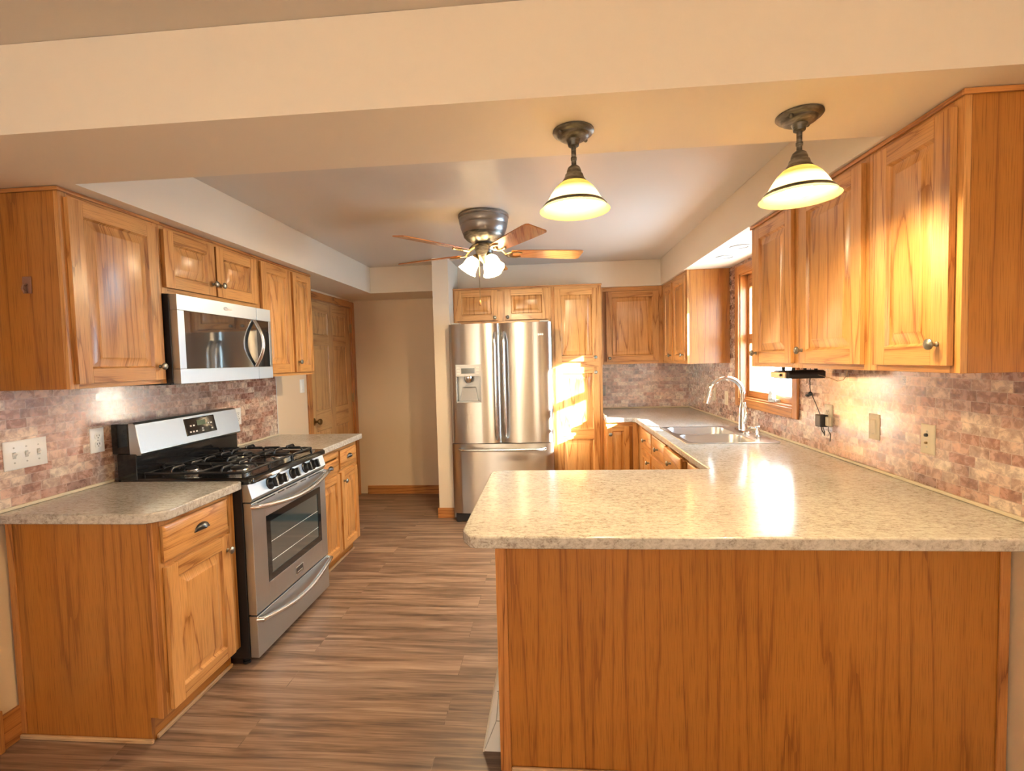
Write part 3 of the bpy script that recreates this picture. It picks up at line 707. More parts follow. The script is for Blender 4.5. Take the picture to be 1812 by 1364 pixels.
pts = [(0, 0, 0.19), (0, 0, 0.225)] + [(-ra + ra * math.cos(math.radians(a)), 0, zc_ + ra * math.sin(math.radians(a))) for a in range(0, 171, 10)]
sp.tube(pts, [0.0165] * len(pts), 14); sp.build('spout', CHROME, ft, smooth=60)
e0 = Vector(pts[-1]); dv = (Vector(pts[-1]) - Vector(pts[-2])).normalized()
sh = MB(); sh.tube([e0, e0 + dv * 0.02, e0 + dv * 0.06, e0 + dv * 0.085], [0.0168, 0.0185, 0.0205, 0.0215], 16); sh.build('spray_head', CHROME, ft)
lv = MB(); lv.sphere((0.004, -0.028, 0.075), 0.017); lv.tube([(0.004, -0.034, 0.078), (0.006, -0.050, 0.100), (0.006, -0.050, 0.14), (0.002, -0.038, 0.185), (0.0, -0.031, 0.205)], [0.011, 0.010, 0.008, 0.007, 0.009], 12); lv.build('lever_handle', CHROME, ft)
sd = thing('soap_dispenser', 'short chrome soap pump on the sink deck beside the faucet', 'soap dispenser', (1.340, 3.21, ZC + 0.0045))
MB().lathe([(0.024, 0), (0.024, 0.004), (0.016, 0.008), (0.013, 0.012), (0.013, 0.040), (0.001, 0.041)], (0, 0, 0), 20).build('collar', CHROME, sd)
pm = MB(); pm.lathe([(0.007, 0.0405), (0.007, 0.052), (0.020, 0.056), (0.022, 0.066), (0.016, 0.071), (0.001, 0.072)], (0, 0, 0), 20); pm.tube([(-0.012, 0, 0.062), (-0.045, 0, 0.062), (-0.055, 0, 0.052)], 0.006, 10); pm.build('pump_head', CHROME, sd)

# ------------------------------------------------------------------ gas range (local: x = world y - y0, front toward +x world = -y local)
RY0, RW = 2.1525, 0.757
rg = thing('gas_range', 'stainless gas range with black cooktop between the left countertops', 'range', (-1.466, RY0, 0), RL)
# local y=0 at body front, depth to the wall 0.64
bo = MB(); bo.box(0, RW, 0.012, 0.64, 0.035, 0.895); bo.build('body', BLACKP, rg, bevel=0.003)
for fx in (0.03, RW - 0.03):
    for fy in (0.05, 0.58): MB().lathe([(0.018, 0), (0.018, 0.012), (0.012, 0.014), (0.012, 0.034)], (fx, fy, 0), 12).build('foot', BLACKP, rg)
# door
dm = MB(); hw = (0.115, RW - 0.075, 0.365, 0.702)
dm.box(0.004, hw[0], -0.032, 0.010, 0.252, 0.800, 'x'); dm.box(hw[1], RW - 0.004, -0.032, 0.010, 0.252, 0.800, 'x')
dm.box(hw[0], hw[1], -0.032, 0.010, 0.252, hw[2], 'x'); dm.box(hw[0], hw[1], -0.032, 0.010, hw[3], 0.800, 'x')
dm.box(hw[0], hw[1], -0.018, 0.010, hw[2], hw[3], 'x')
dd = dm.build('oven_door', STEEL, rg, bevel=0.002)
wf = MB(); q = 0.035
wf.box(hw[0], hw[0] + q, -0.0325, -0.0185, hw[2], hw[3]); wf.box(hw[1] - q, hw[1], -0.0325, -0.0185, hw[2], hw[3]); wf.box(hw[0] + q, hw[1] - q, -0.0325, -0.0185, hw[2], hw[2] + q); wf.box(hw[0] + q, hw[1] - q, -0.0325, -0.0185, hw[3] - q, hw[3])
wf.build('window_frame', GLASSB, dd)
MB().box(hw[0] + q, hw[1] - q, -0.030, -0.0190, hw[2] + q, hw[3] - q).build('oven_window', OVGLASS, dd)
rk = MB()
for z in (0.46, 0.56): rk.tube([(hw[0] + q + 0.005, -0.0306, z), (hw[1] - q - 0.005, -0.0306, z)], 0.0012, 6)
rk.build('oven_rack', MARK, dd)
def bow(x0, x1, z, y, out, drop=0.0, n=14):
    pts = [(x0, y, z)]
    for i in range(n + 1):
        s = i / n; k = math.sin(PI * s)
        pts.append((x0 + (x1 - x0) * s, y - out * (0.55 + 0.45 * k) if 0 < s < 1 else y - out * 0.55, z - drop * k))
    pts.append((x1, y, z)); return pts
MB().tube(bow(0.012, RW - 0.012, 0.782, -0.030, 0.055, 0.035), 0.0135, 12).build('handle', SATIN, dd, smooth=60)
bg_ = MB(); bg_.box(0.362, 0.442, -0.0355, -0.0325, 0.283, 0.328); bb_ = bg_.build('badge', SATIN, dd, bevel=0.001)
MB().box(0.368, 0.436, -0.0365, -0.0356, 0.291, 0.324).build('badge_face', BLACKP, bb_)
mk = MB(); mk.box(0.374, 0.430, -0.0370, -0.0366, 0.297, 0.302); mk.build('badge_mark', MARK, bb_)
vs_ = MB()
for a, b2 in ((0.05, 0.20), (0.23, 0.29), (0.31, 0.42), (0.46, 0.52), (0.55, 0.70)): vs_.box(a, b2, -0.0335, -0.0318, 0.788, 0.7935)
vs_.build('door_vent', DARKM, dd)
# drawer
dw = MB(); dw.box(0.004, RW - 0.004, -0.032, 0.010, 0.040, 0.244, 'x'); dwo = dw.build('storage_drawer', STEEL, rg, bevel=0.002)
MB().tube(bow(0.012, RW - 0.012, 0.228, -0.030, 0.045, 0.045), 0.0125, 12).build('handle', SATIN, dwo, smooth=60)
# control panel (slanted)
cp = MB(); cp.loft([[(0, -0.030, 0.806), (RW, -0.030, 0.806), (RW, 0.010, 0.806), (0, 0.010, 0.806)], [(0, -0.040, 0.822), (RW, -0.040, 0.822), (RW, 0.010, 0.822), (0, 0.010, 0.822)], [(0, -0.020, 0.893), (RW, -0.020, 0.893), (RW, 0.010, 0.893), (0, 0.010, 0.893)]], 'x')
cpo = cp.build('control_panel', STEEL, rg, bevel=0.002)
tilt = Matrix.Rotation(PI / 2 - 0.27, 3, 'X')
for kx in (0.165, 0.255, 0.382, 0.517, 0.607):
    kb = MB(); c = Vector((kx, -0.0305, 0.857))
    kb.lathe([(0.031, 0.000), (0.031, 0.004), (0.024, 0.008), (0.022, 0.024), (0.020, 0.028), (0.001, 0.029)], c, 24, tilt)
    nv = tilt @ Vector((0, 0, 1)); uv_ = tilt @ Vector((0, 1, 0))
    grip = [c + nv * h + uv_ * s * 0.024 + Vector((d, 0, 0)) for h in (0.027, 0.044) for s, d in ((-1, -0.007), (-1, 0.007), (1, 0.007), (1, -0.007))]
    kb.loft([grip[:4], grip[4:]])
    kb.build('burner_knob', BLACKP, rg, bevel=0.0015)
# cooktop
ctp = MB(); ctp.loft([rrect(RW / 2, 0.295, RW + 0.006, 0.680, 0.02, 0.8955), rrect(RW / 2, 0.295, RW + 0.006, 0.680, 0.02, 0.914), rrect(RW / 2, 0.295, RW - 0.010, 0.665, 0.02, 0.924), rrect(RW / 2, 0.305, RW - 0.07, 0.60, 0.03, 0.922), rrect(RW / 2, 0.305, RW - 0.10, 0.57, 0.03, 0.915)], 'x')
ctp.build('cooktop', BLACKE, rg, smooth=50)
for (bx, by, br_) in ((0.18, 0.14, 0.045), (0.18, 0.40, 0.035), (0.577, 0.14, 0.050), (0.577, 0.40, 0.038), (0.3785, 0.27, 0.045)):
    b = MB(); b.lathe([(br_ + 0.012, 0.9152), (br_ + 0.010, 0.923), (br_, 0.926), (br_ * 0.9, 0.932)], (bx, by, 0), 24); bo_ = b.build('burner', SATIN, rg)
    MB().lathe([(br_ * 0.85, 0.9322), (br_ * 0.88, 0.940), (br_ * 0.7, 0.944), (0.001, 0.9445)], (bx, by, 0), 24).build('burner_cap', IRON, bo_)
for gx0, gx1 in ((0.045, 0.262), (0.270, 0.487), (0.495, 0.712)):
    g_ = MB(); zt_ = 0.964; r = 0.0064
    ya, yb = 0.03, 0.545
    fr = [(gx0, ya), (gx1, ya), (gx1, yb), (gx0, yb)]
    for i in range(4):
        a, b2 = fr[i], fr[(i + 1) % 4]; g_.tube([(a[0], a[1], 0.940), (b2[0], b2[1], 0.940)], r, 6)
        g_.tube([(a[0], a[1], 0.916), (a[0], a[1], 0.942)], 0.007, 6)
    xm = (gx0 + gx1) / 2
    for yc in (0.14, 0.40) if gx0 != 0.270 else (0.14, 0.27, 0.40):
        for ang in ((0, 90, 180, 270) if gx0 != 0.270 else (0, 180)):
            ca, sa = math.cos(math.radians(ang)), math.sin(math.radians(ang))
            L1 = abs((gx1 - gx0) / 2 * ca) + abs((0.11 if yc == 0.14 and sa < 0 else 0.13) * sa)
            p1 = (xm + ca * L1, yc + sa * L1)
            g_.tube([(p1[0], p1[1], 0.940), (p1[0], p1[1], 0.954), (p1[0] - ca * 0.012, p1[1] - sa * 0.012, zt_), (xm + ca * 0.030, yc + sa * 0.030, zt_), (xm + ca * 0.024, yc + sa * 0.024, 0.957)], r, 6)
    g_.tube([(gx0, 0.27, 0.940), (gx1, 0.27, 0.940)], r, 6)
    g_.build('grate', IRON, rg)
# backguard
bk = MB(); bk.box(0.0, RW, 0.540, 0.640, 0.896, 1.045); bk.box(0.0, RW, 0.575, 0.662, 1.0455, 1.192); bk.build('backguard', BLACKE, rg, bevel=0.004)
bp = MB(); bp.loft([[(0.006, 0.520, 1.036), (RW - 0.006, 0.520, 1.036), (RW - 0.006, 0.5745, 1.036), (0.006, 0.5745, 1.036)], [(0.002, 0.512, 1.046), (RW - 0.002, 0.512, 1.046), (RW - 0.002, 0.5745, 1.046), (0.002, 0.5745, 1.046)],
                    [(0.002, 0.540, 1.188), (RW - 0.002, 0.540, 1.188), (RW - 0.002, 0.5745, 1.188), (0.002, 0.5745, 1.188)], [(0.006, 0.552, 1.198), (RW - 0.006, 0.552, 1.198), (RW - 0.006, 0.5745, 1.198), (0.006, 0.5745, 1.198)]], 'x')
bpo = bp.build('backguard_panel', STEEL, rg, bevel=0.003)
def on_slant(z): return 0.512 + (z - 1.046) / 0.142 * 0.028
dz0, dz1 = 1.082, 1.176
ds = MB(); ds.loft([[(0.308, on_slant(dz0) - 0.0005, dz0), (0.545, on_slant(dz0) - 0.0005, dz0), (0.545, on_slant(dz1) - 0.0005, dz1), (0.308, on_slant(dz1) - 0.0005, dz1)], [(0.312, on_slant(dz0) - 0.005, dz0 + 0.004), (0.541, on_slant(dz0) - 0.005, dz0 + 0.004), (0.541, on_slant(dz1) - 0.005, dz1 - 0.004), (0.312, on_slant(dz1) - 0.005, dz1 - 0.004)]])
dso = ds.build('display_panel', GLASSB, bpo)
def dot(mb, x0, x1, z0, z1, e=0.0058):
    mb.hexa([(x0, on_slant(z0) - e, z0), (x1, on_slant(z0) - e, z0), (x1, on_slant(z1) - e, z1), (x0, on_slant(z1) - e, z1)], [(x0, on_slant(z0) - e - 0.0008, z0), (x1, on_slant(z0) - e - 0.0008, z0), (x1, on_slant(z1) - e - 0.0008, z1), (x0, on_slant(z1) - e - 0.0008, z1)])
lc = MB(); dot(lc, 0.395, 0.460, 1.132, 1.160); lc.build('clock_display', GRNLCD, dso)
bt = MB()
for bx, bz in ((0.335, 1.102), (0.358, 1.102), (0.381, 1.102), (0.345, 1.135), (0.368, 1.135), (0.48, 1.135), (0.505, 1.135), (0.505, 1.104), (0.43, 1.098), (0.43, 1.112)):
    dot(bt, bx - 0.006, bx + 0.006, bz - 0.004, bz + 0.004)
bt.build('button', MARK, dso)

# ------------------------------------------------------------------ microwave over the range
mw = thing('microwave', 'stainless over-the-range microwave with curved handle above the gas range', 'microwave', (-1.785, 2.1475, 1.381), RL)
MW, MH = 0.764, 0.429
MB().box(0, MW, 0.0, 0.340, 0.006, MH).build('housing', BLACKP, mw, bevel=0.003)
MB().box(0.02, MW - 0.02, 0.03, 0.30, -0.004, 0.0058).build('underside_vent', DARKM, mw)
xd = 0.618; wz0, wz1 = 0.072, 0.352
df = MB(); df.box(0.0, xd, -0.040, -0.001, 0.0, wz0, 'x'); df.box(0, xd, -0.040, -0.001, wz1, MH - 0.002, 'x'); df.box(0.0, 0.042, -0.040, -0.001, wz0, wz1, 'x')
dfo = df.build('door', STEEL, mw, bevel=0.002)
MB().box(0.0425, xd, -0.0385, -0.001, wz0 + 0.0003, wz1 - 0.0003).build('door_glass', MWGLASS, dfo)
cf = MB(); cf.box(xd + 0.003, MW, -0.040, -0.001, 0, wz0, 'x'); cf.box(xd + 0.003, MW, -0.040, -0.001, wz1, MH - 0.002, 'x'); cf.box(MW - 0.024, MW, -0.040, -0.001, wz0, wz1); cfo = cf.build('control_panel', STEEL, mw, bevel=0.002)
MB().box(xd + 0.003, MW - 0.0245, -0.0385, -0.001, wz0 + 0.0003, wz1 - 0.0003).build('keypad', GLASSB, cfo)
hd = MB(); n = 16; pts = []
for i in range(n + 1):
    s = i / n; k = math.sin(PI * s)
    pts.append((0.590 + 0.0 * k, -0.042 - 0.052 * k, wz0 + 0.005 + (wz1 - wz0 - 0.01) * s))
hd.tube(pts, 0.0150, 12, flat=0.6); hd.build('handle', SATIN, dfo, smooth=60)
lg = MB(); lg.tube([(0.345 + 0.016 * math.cos(2 * PI * i / 18), -0.0405, 0.391 + 0.009 * math.sin(2 * PI * i / 18)) for i in range(19)], 0.0016, 6); lg.box(0.335, 0.398, -0.0412, -0.0402, 0.386, 0.394)
lg.build('logo', MARK, dfo)

# ------------------------------------------------------------------ refrigerator
fr = thing('refrigerator', 'stainless french-door refrigerator with ice dispenser beside the oak pantry', 'refrigerator', (-0.886, 4.205, 0))
FW, FH = 0.911, 1.782
MB().box(0.004, FW - 0.004, 0.062, 0.90, 0.03, FH - 0.012).build('cabinet_body', simple('fridge_side_grey', (0.30, 0.30, 0.30), 0.4, 0.3), fr, bevel=0.004)
MB().box(0.02, FW - 0.02, 0.03, 0.10, 0.008, 0.075).build('base_grille', BLACKP, fr)
for fx in (0.04, FW - 0.04): MB().lathe([(0.022, 0), (0.022, 0.02), (0.015, 0.024), (0.015, 0.04)], (fx, 0.05, 0), 12).build('foot', BLACKP, fr)
def curved_door(x0, x1, z0, z1, cut=None, n=20):
    """door with a convex front bulging toward -y; cut=(xa,xb,za,zb) leaves an opening"""
    mb = MB()
    xs = [x0 + (x1 - x0) * i / n for i in range(n + 1)]
    if cut: xs = sorted(set(xs + [cut[0], cut[1]]))
    def yf(x):
        s = (x - x0) / (x1 - x0) * 2 - 1
        return 0.022 - 0.026 * (1 - abs(s) ** 2.6) + (0.012 if abs(s) > 0.985 else 0)
    def sheet(xa, xb, za, zb):
        X = [x for x in xs if xa - 1e-9 <= x <= xb + 1e-9]
        loops = [[(x, yf(x), za), (x, yf(x), zb), (x, 0.058, zb), (x, 0.058, za)] for x in X]
        mb.loft(loops, 'z', off=(0, 0))
    if cut:
        sheet(x0, cut[0], z0, z1); sheet(cut[1], x1, z0, z1); sheet(cut[0], cut[1], z0, cut[2]); sheet(cut[0], cut[1], cut[3], z1)
    else: sheet(x0, x1, z0, z1)
    return mb
xm = 0.4535
cut = (0.058, 0.282, 1.086, 1.425)
ld = curved_door(0, xm - 0.003, 0.722, FH, cut).build('left_door', STEELF, fr, smooth=30)
rd = curved_door(xm + 0.003, FW, 0.722, FH).build('right_door', STEELF, fr, smooth=30)
fz = curved_door(0, FW, 0.085, 0.714).build('freezer_drawer', STEELF, fr, smooth=30)
def fhandle(x):
    pts = [(x, 0.004, 1.700), (x, -0.030, 1.660)] + [(x, -0.046 - 0.006 * math.sin(PI * i / 10), 1.62 - 0.80 * i / 10) for i in range(11)] + [(x, -0.030, 0.785), (x, 0.004, 0.755)]
    return MB().tube(pts, [0.012, 0.013] + [0.0135] * 11 + [0.013, 0.012], 12)
fhandle(xm - 0.040).build('handle', SATIN, ld, smooth=60)
fhandle(xm + 0.040).build('handle', SATIN, rd, smooth=60)
pts = [(0.075, 0.0, 0.668), (0.095, -0.038, 0.668)] + [(0.13 + 0.65 * i / 12, -0.050 - 0.010 * math.sin(PI * i / 12), 0.668) for i in range(13)] + [(0.815, -0.038, 0.668), (0.835, 0.0, 0.668)]
MB().tube(pts, 0.0135, 12).build('handle', SATIN, fz, smooth=60)
# dispenser
dp = MB(); a, b2, c, d = cut; q = 0.012
dp.box(a, a + q, -0.010, 0.05, c, 1.318); dp.box(b2 - q, b2, -0.010, 0.05, c, 1.318); dp.box(a, b2, -0.010, 0.05, c, c + 0.014)
dp.box(a, b2, 0.046, 0.056, c + 0.014, 1.318)
dpo = dp.build('dispenser_recess', simple('dispenser_grey', (0.33, 0.33, 0.32), 0.3, 0.5), ld, bevel=0.002)
cpn = MB(); cpn.box(a, b2, -0.012, 0.05, 1.319, d); cpo = cpn.build('dispenser_panel', simple('panel_grey', (0.46, 0.45, 0.42), 0.35, 0.3), ld, bevel=0.003)
pad = MB(); pad.hexa([(a + 0.045, 0.030, 1.135), (b2 - 0.045, 0.030, 1.135), (b2 - 0.045, 0.0455, 1.135), (a + 0.045, 0.0455, 1.135)], [(a + 0.07, 0.010, 1.25), (b2 - 0.07, 0.010, 1.25), (b2 - 0.07, 0.0455, 1.26), (a + 0.07, 0.0455, 1.26)])
# slanted chute and drip tray seen below the controls
ch = MB(); ch.hexa([(a + 0.03, 0.0, c + 0.0145), (b2 - 0.03, 0.0, c + 0.0145), (b2 - 0.03, 0.0455, c + 0.0145), (a + 0.03, 0.0455, c + 0.0145)], [(a + 0.05, 0.030, 1.215), (b2 - 0.05, 0.030, 1.215), (b2 - 0.05, 0.0455, 1.225), (a + 0.05, 0.0455, 1.225)])
ch.build('paddle', SATIN, ld, bevel=0.003)
MB().lathe([(0.040, 1.318), (0.042, 1.30), (0.034, 1.27), (0.026, 1.262), (0.001, 1.262)], ((a + b2) / 2, 0.018, 0), 20).build('ice_chute', CHROME, ld)
MB().box(a + 0.052, b2 - 0.052, -0.0135, -0.0121, 1.345, 1.392).build('display', LCD, ld)
bt = MB()
for bx in (a + 0.026, b2 - 0.026):
    for bz in (1.345, 1.370, 1.396): bt.box(bx - 0.013, bx + 0.013, -0.0135, -0.0121, bz - 0.007, bz + 0.007)
bt.build('button', simple('pale_button', (0.62, 0.60, 0.55), 0.4), ld, bevel=0.001)
bd = MB()
for bx in (0.795, 0.812, 0.829): bd.box(bx, bx + 0.012, -0.0065, 0.004, 1.664, 1.680)
bd.build('badge', MARK, rd)
for bx in (0.02, FW - 0.10): MB().box(bx, bx + 0.08, 0.02, 0.10, FH + 0.0003, FH + 0.012).build('hinge_cover', GREYP, fr, bevel=0.003)

# ------------------------------------------------------------------ pendants
def pendant(loc, label):
    t = thing('pendant_light', label, 'pendant light', loc, 0, 'pair of pendant lights under the beam')
    MB().lathe([(0.062, -0.0005), (0.063, -0.005), (0.058, -0.011), (0.049, -0.014), (0.046, -0.020), (0.036, -0.026), (0.022, -0.028), (0.018, -0.036), (0.016, -0.046), (0.010, -0.050), (0.001, -0.051)], (0, 0, 0), 36).build('canopy', PATINA, t)
    for a in (40, 220):
        MB().sphere((0.052 * math.cos(math.radians(a)), 0.052 * math.sin(math.radians(a)), -0.016), 0.006, 8).build('screw', PATINA, t)
    MB().lathe([(0.0075, -0.048), (0.0075, -0.078), (0.0095, -0.080), (0.0095, -0.088), (0.0075, -0.090), (0.0075, -0.108)], (0, 0, 0), 16).build('stem', PATINA, t)
    MB().lathe([(0.010, -0.104), (0.018, -0.110), (0.022, -0.120), (0.023, -0.128), (0.027, -0.131), (0.030, -0.142), (0.036, -0.150), (0.037, -0.156), (0.030, -0.156), (0.001, -0.154)], (0, 0, 0), 28).build('socket_cup', PATINA, t)
    prof = [(0.034, -0.153), (0.046, -0.160), (0.060, -0.174), (0.071, -0.190), (0.080, -0.206), (0.0905, -0.222), (0.103, -0.236), (0.108, -0.240)]
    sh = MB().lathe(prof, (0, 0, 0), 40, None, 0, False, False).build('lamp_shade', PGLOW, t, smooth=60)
    MB().lathe([(0.0890, -0.219), (0.0912, -0.2185), (0.0985, -0.2275), (0.0960, -0.2290)], (0, 0, 0), 40, None, 0, False, False).build('shade_band', PATINA, sh, smooth=60)
    MB().lathe([(0.001, -0.236), (0.024, -0.231), (0.035, -0.214), (0.031, -0.192), (0.018, -0.170), (0.014, -0.158)], (0, 0, 0), 20).build('bulb', PBULB, t, smooth=60)
pendant((0.089, 1.508, ZS), 'lit bell-shade pendant under the beam, the one nearer the ceiling fan')
pendant((0.743, 1.497, ZS), 'lit bell-shade pendant under the beam, the one beside the right wall cabinets')

# ------------------------------------------------------------------ ceiling fan
FC = (-0.405, 3.15)
fn = thing('ceiling_fan', 'flush-mount ceiling fan with five wooden blades and lit glass shades', 'ceiling fan', (FC[0], FC[1], ZT))
MB().lathe([(0.150, -0.0005), (0.163, -0.004), (0.165, -0.018), (0.158, -0.024), (0.160, -0.034), (0.156, -0.060), (0.151, -0.066), (0.152, -0.076), (0.145, -0.100), (0.138, -0.118), (0.120, -0.132)], (0, 0, 0), 48).build('housing', simple('grey_pewter', (0.30, 0.29, 0.29), 0.32, 0.9), fn)
MB().lathe([(0.136, -0.121), (0.130, -0.142), (0.110, -0.162), (0.085, -0.176), (0.075, -0.180), (0.001, -0.181)], (0, 0, 0), 40).build('motor_cap', PATINA, fn)
MB().lathe([(0.056, -0.182), (0.062, -0.192), (0.062, -0.222), (0.056, -0.236), (0.050, -0.262), (0.040, -0.286), (0.022, -0.300), (0.012, -0.312), (0.001, -0.314)], (0, 0, 0), 32).build('switch_housing', PATINA, fn)
BZ = -0.246
for k in range(5):
    a = math.radians(15 + 72 * k); ca, sa = math.cos(a), math.sin(a)
    mt = Matrix(((ca, -sa, 0), (sa, ca, 0), (0, 0, 1)))
    pitch = Matrix.Rotation(math.radians(-11), 3, 'X')
    P = lambda x, y, z: mt @ (pitch @ Vector((x, y, z)) + Vector((0, 0, BZ)))
    n = 10; top = []
    out = [(0.175, -0.050), (0.30, -0.060), (0.45, -0.066), (0.60, -0.070), (0.645, -0.068), (0.660, -0.056), (0.660, 0.056), (0.645, 0.068), (0.60, 0.070), (0.45, 0.066), (0.30, 0.060), (0.175, 0.050)]
    bl = MB(); bl.loft([[P(x, y, 0.0) for x, y in out], [P(x, y, 0.007) for x, y in out]], grain=(ca, sa, 0))
    blade = bl.build('blade', BLADE, fn, bevel=0.002)
    ir = MB()
    ir.tube([mt @ Vector((0.060, 0, -0.196)), mt @ Vector((0.10, 0, -0.210)), P(0.145, 0, -0.004), P(0.185, 0, -0.006)], [0.012, 0.011, 0.010, 0.010], 8, flat=0.6)
    for s in (-1, 1):
        ir.tube([P(0.14, 0, -0.004), P(0.165, 0.032 * s, -0.005), P(0.215, 0.040 * s, -0.005), P(0.245, 0.026 * s, -0.005)], [0.009, 0.009, 0.008, 0.007], 8, flat=0.6)
    ir.build('blade_iron', BRASS, blade)
for k in range(3):
    a = math.radians(-48 + 120 * k); ca, sa = math.cos(a), math.sin(a)
    mt = Matrix(((ca, -sa, 0), (sa, ca, 0), (0, 0, 1)))
    tl = mt @ Matrix.Rotation(math.radians(-32), 3, 'Y')       # shade axis leans outward
    base = mt @ Vector((0.058, 0, -0.268))
    arm = MB(); arm.tube([mt @ Vector((0.035, 0, -0.250)), mt @ Vector((0.055, 0, -0.256)), base], 0.009, 8)
    arm.lathe([(0.014, 0.012), (0.021, 0.004), (0.023, -0.012), (0.020, -0.014), (0.001, -0.014)], base, 20, tl)
    arm.build('lamp_arm', BRASS, fn)
    sh = MB(); prof = [(0.022, -0.010), (0.030, -0.018), (0.040, -0.034), (0.045, -0.056), (0.047, -0.078), (0.054, -0.098), (0.063, -0.110)]
    sh.lathe(prof, base, 32, tl, 0, False, False); sh.build('lamp_shade', FGLOW, fn, smooth=60)
    b = MB(); b.sphere(base + tl @ Vector((0, 0, -0.062)), 0.024, 12); b.build('bulb', FBULB, fn)
pc = MB(); pc.tube([(-0.030, -0.045, -0.262), (-0.030, -0.048, -0.40), (-0.030, -0.048, -0.555)], 0.0022, 6); pco = pc.build('pull_chain', BRASS, fn)
MB().lathe([(0.002, 0.020), (0.005, 0.012), (0.0075, -0.004), (0.005, -0.016), (0.001, -0.020)], (-0.030, -0.048, -0.572), 14).build('chain_fob', OAKT, pco)

# recessed lights in the soffit over the sink
rc = thing('recessed_light', 'recessed downlight in the soffit over the sink, nearer the viewer', 'recessed light', (1.242, 3.235, ZS), 0, 'recessed lights over the sink')
MB().lathe([(0.064, -0.0004), (0.064, -0.004), (0.050, -0.006), (0.046, -0.0015)], (0, 0, 0), 32, None, 0, False, False).build('trim_ring', GREYP, rc)
MB().lathe([(0.0458, -0.0009), (0.030, -0.0007), (0.001, -0.0006)], (0, 0, 0), 32, None, 0, False, False).build('lens', simple('unlit_lens', (0.62, 0.60, 0.55), 0.4), rc)
dup(rc, (1.262, 3.550, ZS), None, 'recessed downlight in the soffit over the sink, farther from the viewer')

# ------------------------------------------------------------------ wall plates (local: front -y, on wall plane y=0)
def plate(name, label, cat, loc, rot, kind, mat, gangs=1, group=None):
    t = thing(name, label, cat, loc, rot, group)
    W = 0.070 + 0.046 * (gangs - 1); H = 0.115
    mb = MB(); mb.loft([[(-W / 2, -0.0005, -H / 2), (W / 2, -0.0005, -H / 2), (W / 2, -0.0005, H / 2), (-W / 2, -0.0005, H / 2)], [(-W / 2, -0.003, -H / 2), (W / 2, -0.003, -H / 2), (W / 2, -0.003, H / 2), (-W / 2, -0.003, H / 2)],
                        [(-W / 2 + 0.005, -0.0065, -H / 2 + 0.005), (W / 2 - 0.005, -0.0065, -H / 2 + 0.005), (W / 2 - 0.005, -0.0065, H / 2 - 0.005), (-W / 2 + 0.005, -0.0065, H / 2 - 0.005)]])
    mb.build('cover_plate', mat, t)
    for g in range(gangs):
        cx = (g - (gangs - 1) / 2) * 0.046
        rot_ = Matrix.Rotation(PI / 2, 3, 'X')
        for z in ((0.03, -0.03) if kind != 'outlet' else (0.0,)): MB().lathe([(0.0035, 0.0064), (0.0032, 0.0076), (0.0005, 0.0078)], (cx, 0, z), 10, rot_).build('screw', GREYP, t)
        if kind == 'toggle':
            sl = MB(); sl.box(cx - 0.006, cx + 0.006, -0.0072, -0.0062, -0.013, 0.013); sl.build('toggle_slot', GREYP, t)
            tg = MB(); tg.hexa([(cx - 0.0045, -0.007, -0.007), (cx + 0.0045, -0.007, -0.007), (cx + 0.0045, -0.007, 0.006), (cx - 0.0045, -0.007, 0.006)], [(cx - 0.0035, -0.020, 0.006), (cx + 0.0035, -0.020, 0.006), (cx + 0.0035, -0.019, 0.013), (cx - 0.0035, -0.019, 0.013)]); tg.build('toggle', mat, t)
        elif kind == 'outlet':
            for z in (0.0195, -0.0195):
                rcp = MB(); rcp.loft([rrect(0, 0, 0.033, 0.028, 0.011, 0.006, 5), rrect(0, 0, 0.033, 0.028, 0.011, 0.0085, 5)]); rcp.v = [Vector((p.x + cx, -p.z, p.y + z)) for p in rcp.v]
                ro = rcp.build('receptacle', mat, t)
                so = MB()
                for dx in (-0.006, 0.006): so.box(cx + dx - 0.0012, cx + dx + 0.0012, -0.0092, -0.0084, z - 0.001, z + 0.008)
                so.lathe([(0.0025, 0.0084), (0.0025, 0.0092), (0.0003, 0.0092)], (cx, 0, z - 0.007), 10, rot_)
                so.build('slot', DARKM, ro)
        elif kind == 'rocker':
            rk = MB(); rk.hexa([(cx - 0.0165, -0.0062, -0.033), (cx + 0.0165, -0.0062, -0.033), (cx + 0.0165, -0.0062, 0.033), (cx - 0.0165, -0.0062, 0.033)], [(cx - 0.0155, -0.0075, -0.032), (cx + 0.0155, -0.0075, -0.032), (cx + 0.0155, -0.011, 0.032), (cx - 0.0155, -0.011, 0.032)]); rk.build('rocker', mat, t)
        elif kind == 'jack':
            for z, r in ((0.016, 0.0065), (-0.014, 0.0045)):
                j = MB(); j.lathe([(r, 0.0062), (r, 0.014), (r * 0.5, 0.0142), (0.0005, 0.012)], (cx, 0, z), 14, rot_); j.build('jack', BRASS if z < 0 else DARKM, t)
    return t
plate('light_switch', 'white three-gang toggle switch plate on the tile at the far left', 'switch', (XL, 1.772, 1.126), RL, 'toggle', WHITEP, 3)
plate('wall_outlet', 'white duplex outlet on the tile just left of the range', 'outlet', (XL, 2.081, 1.127), RL, 'outlet', WHITEP)
plate('wall_outlet', 'white duplex outlet on the tile just right of the range', 'outlet', (XL, 3.105, 1.118), RL, 'outlet', WHITEP)
plate('light_switch', 'white switch plate on the painted wall beside the panel door', 'switch', (XW0, 3.99, 1.276), RL, 'rocker', WHITEP)
plate('wall_outlet', 'grey outlet on the far tile wall beside the pantry', 'outlet', (0.560, YB, 1.106), 0, 'outlet', GREYP)
plate('wall_outlet', 'ivory outlet behind the faucet spout', 'outlet', (XR, 4.385, 1.106), RR, 'outlet', IVORY)
plate('light_switch', 'ivory switch plate between the faucet and the window casing', 'switch', (XR, 4.088, 1.095), RR, 'rocker', IVORY)
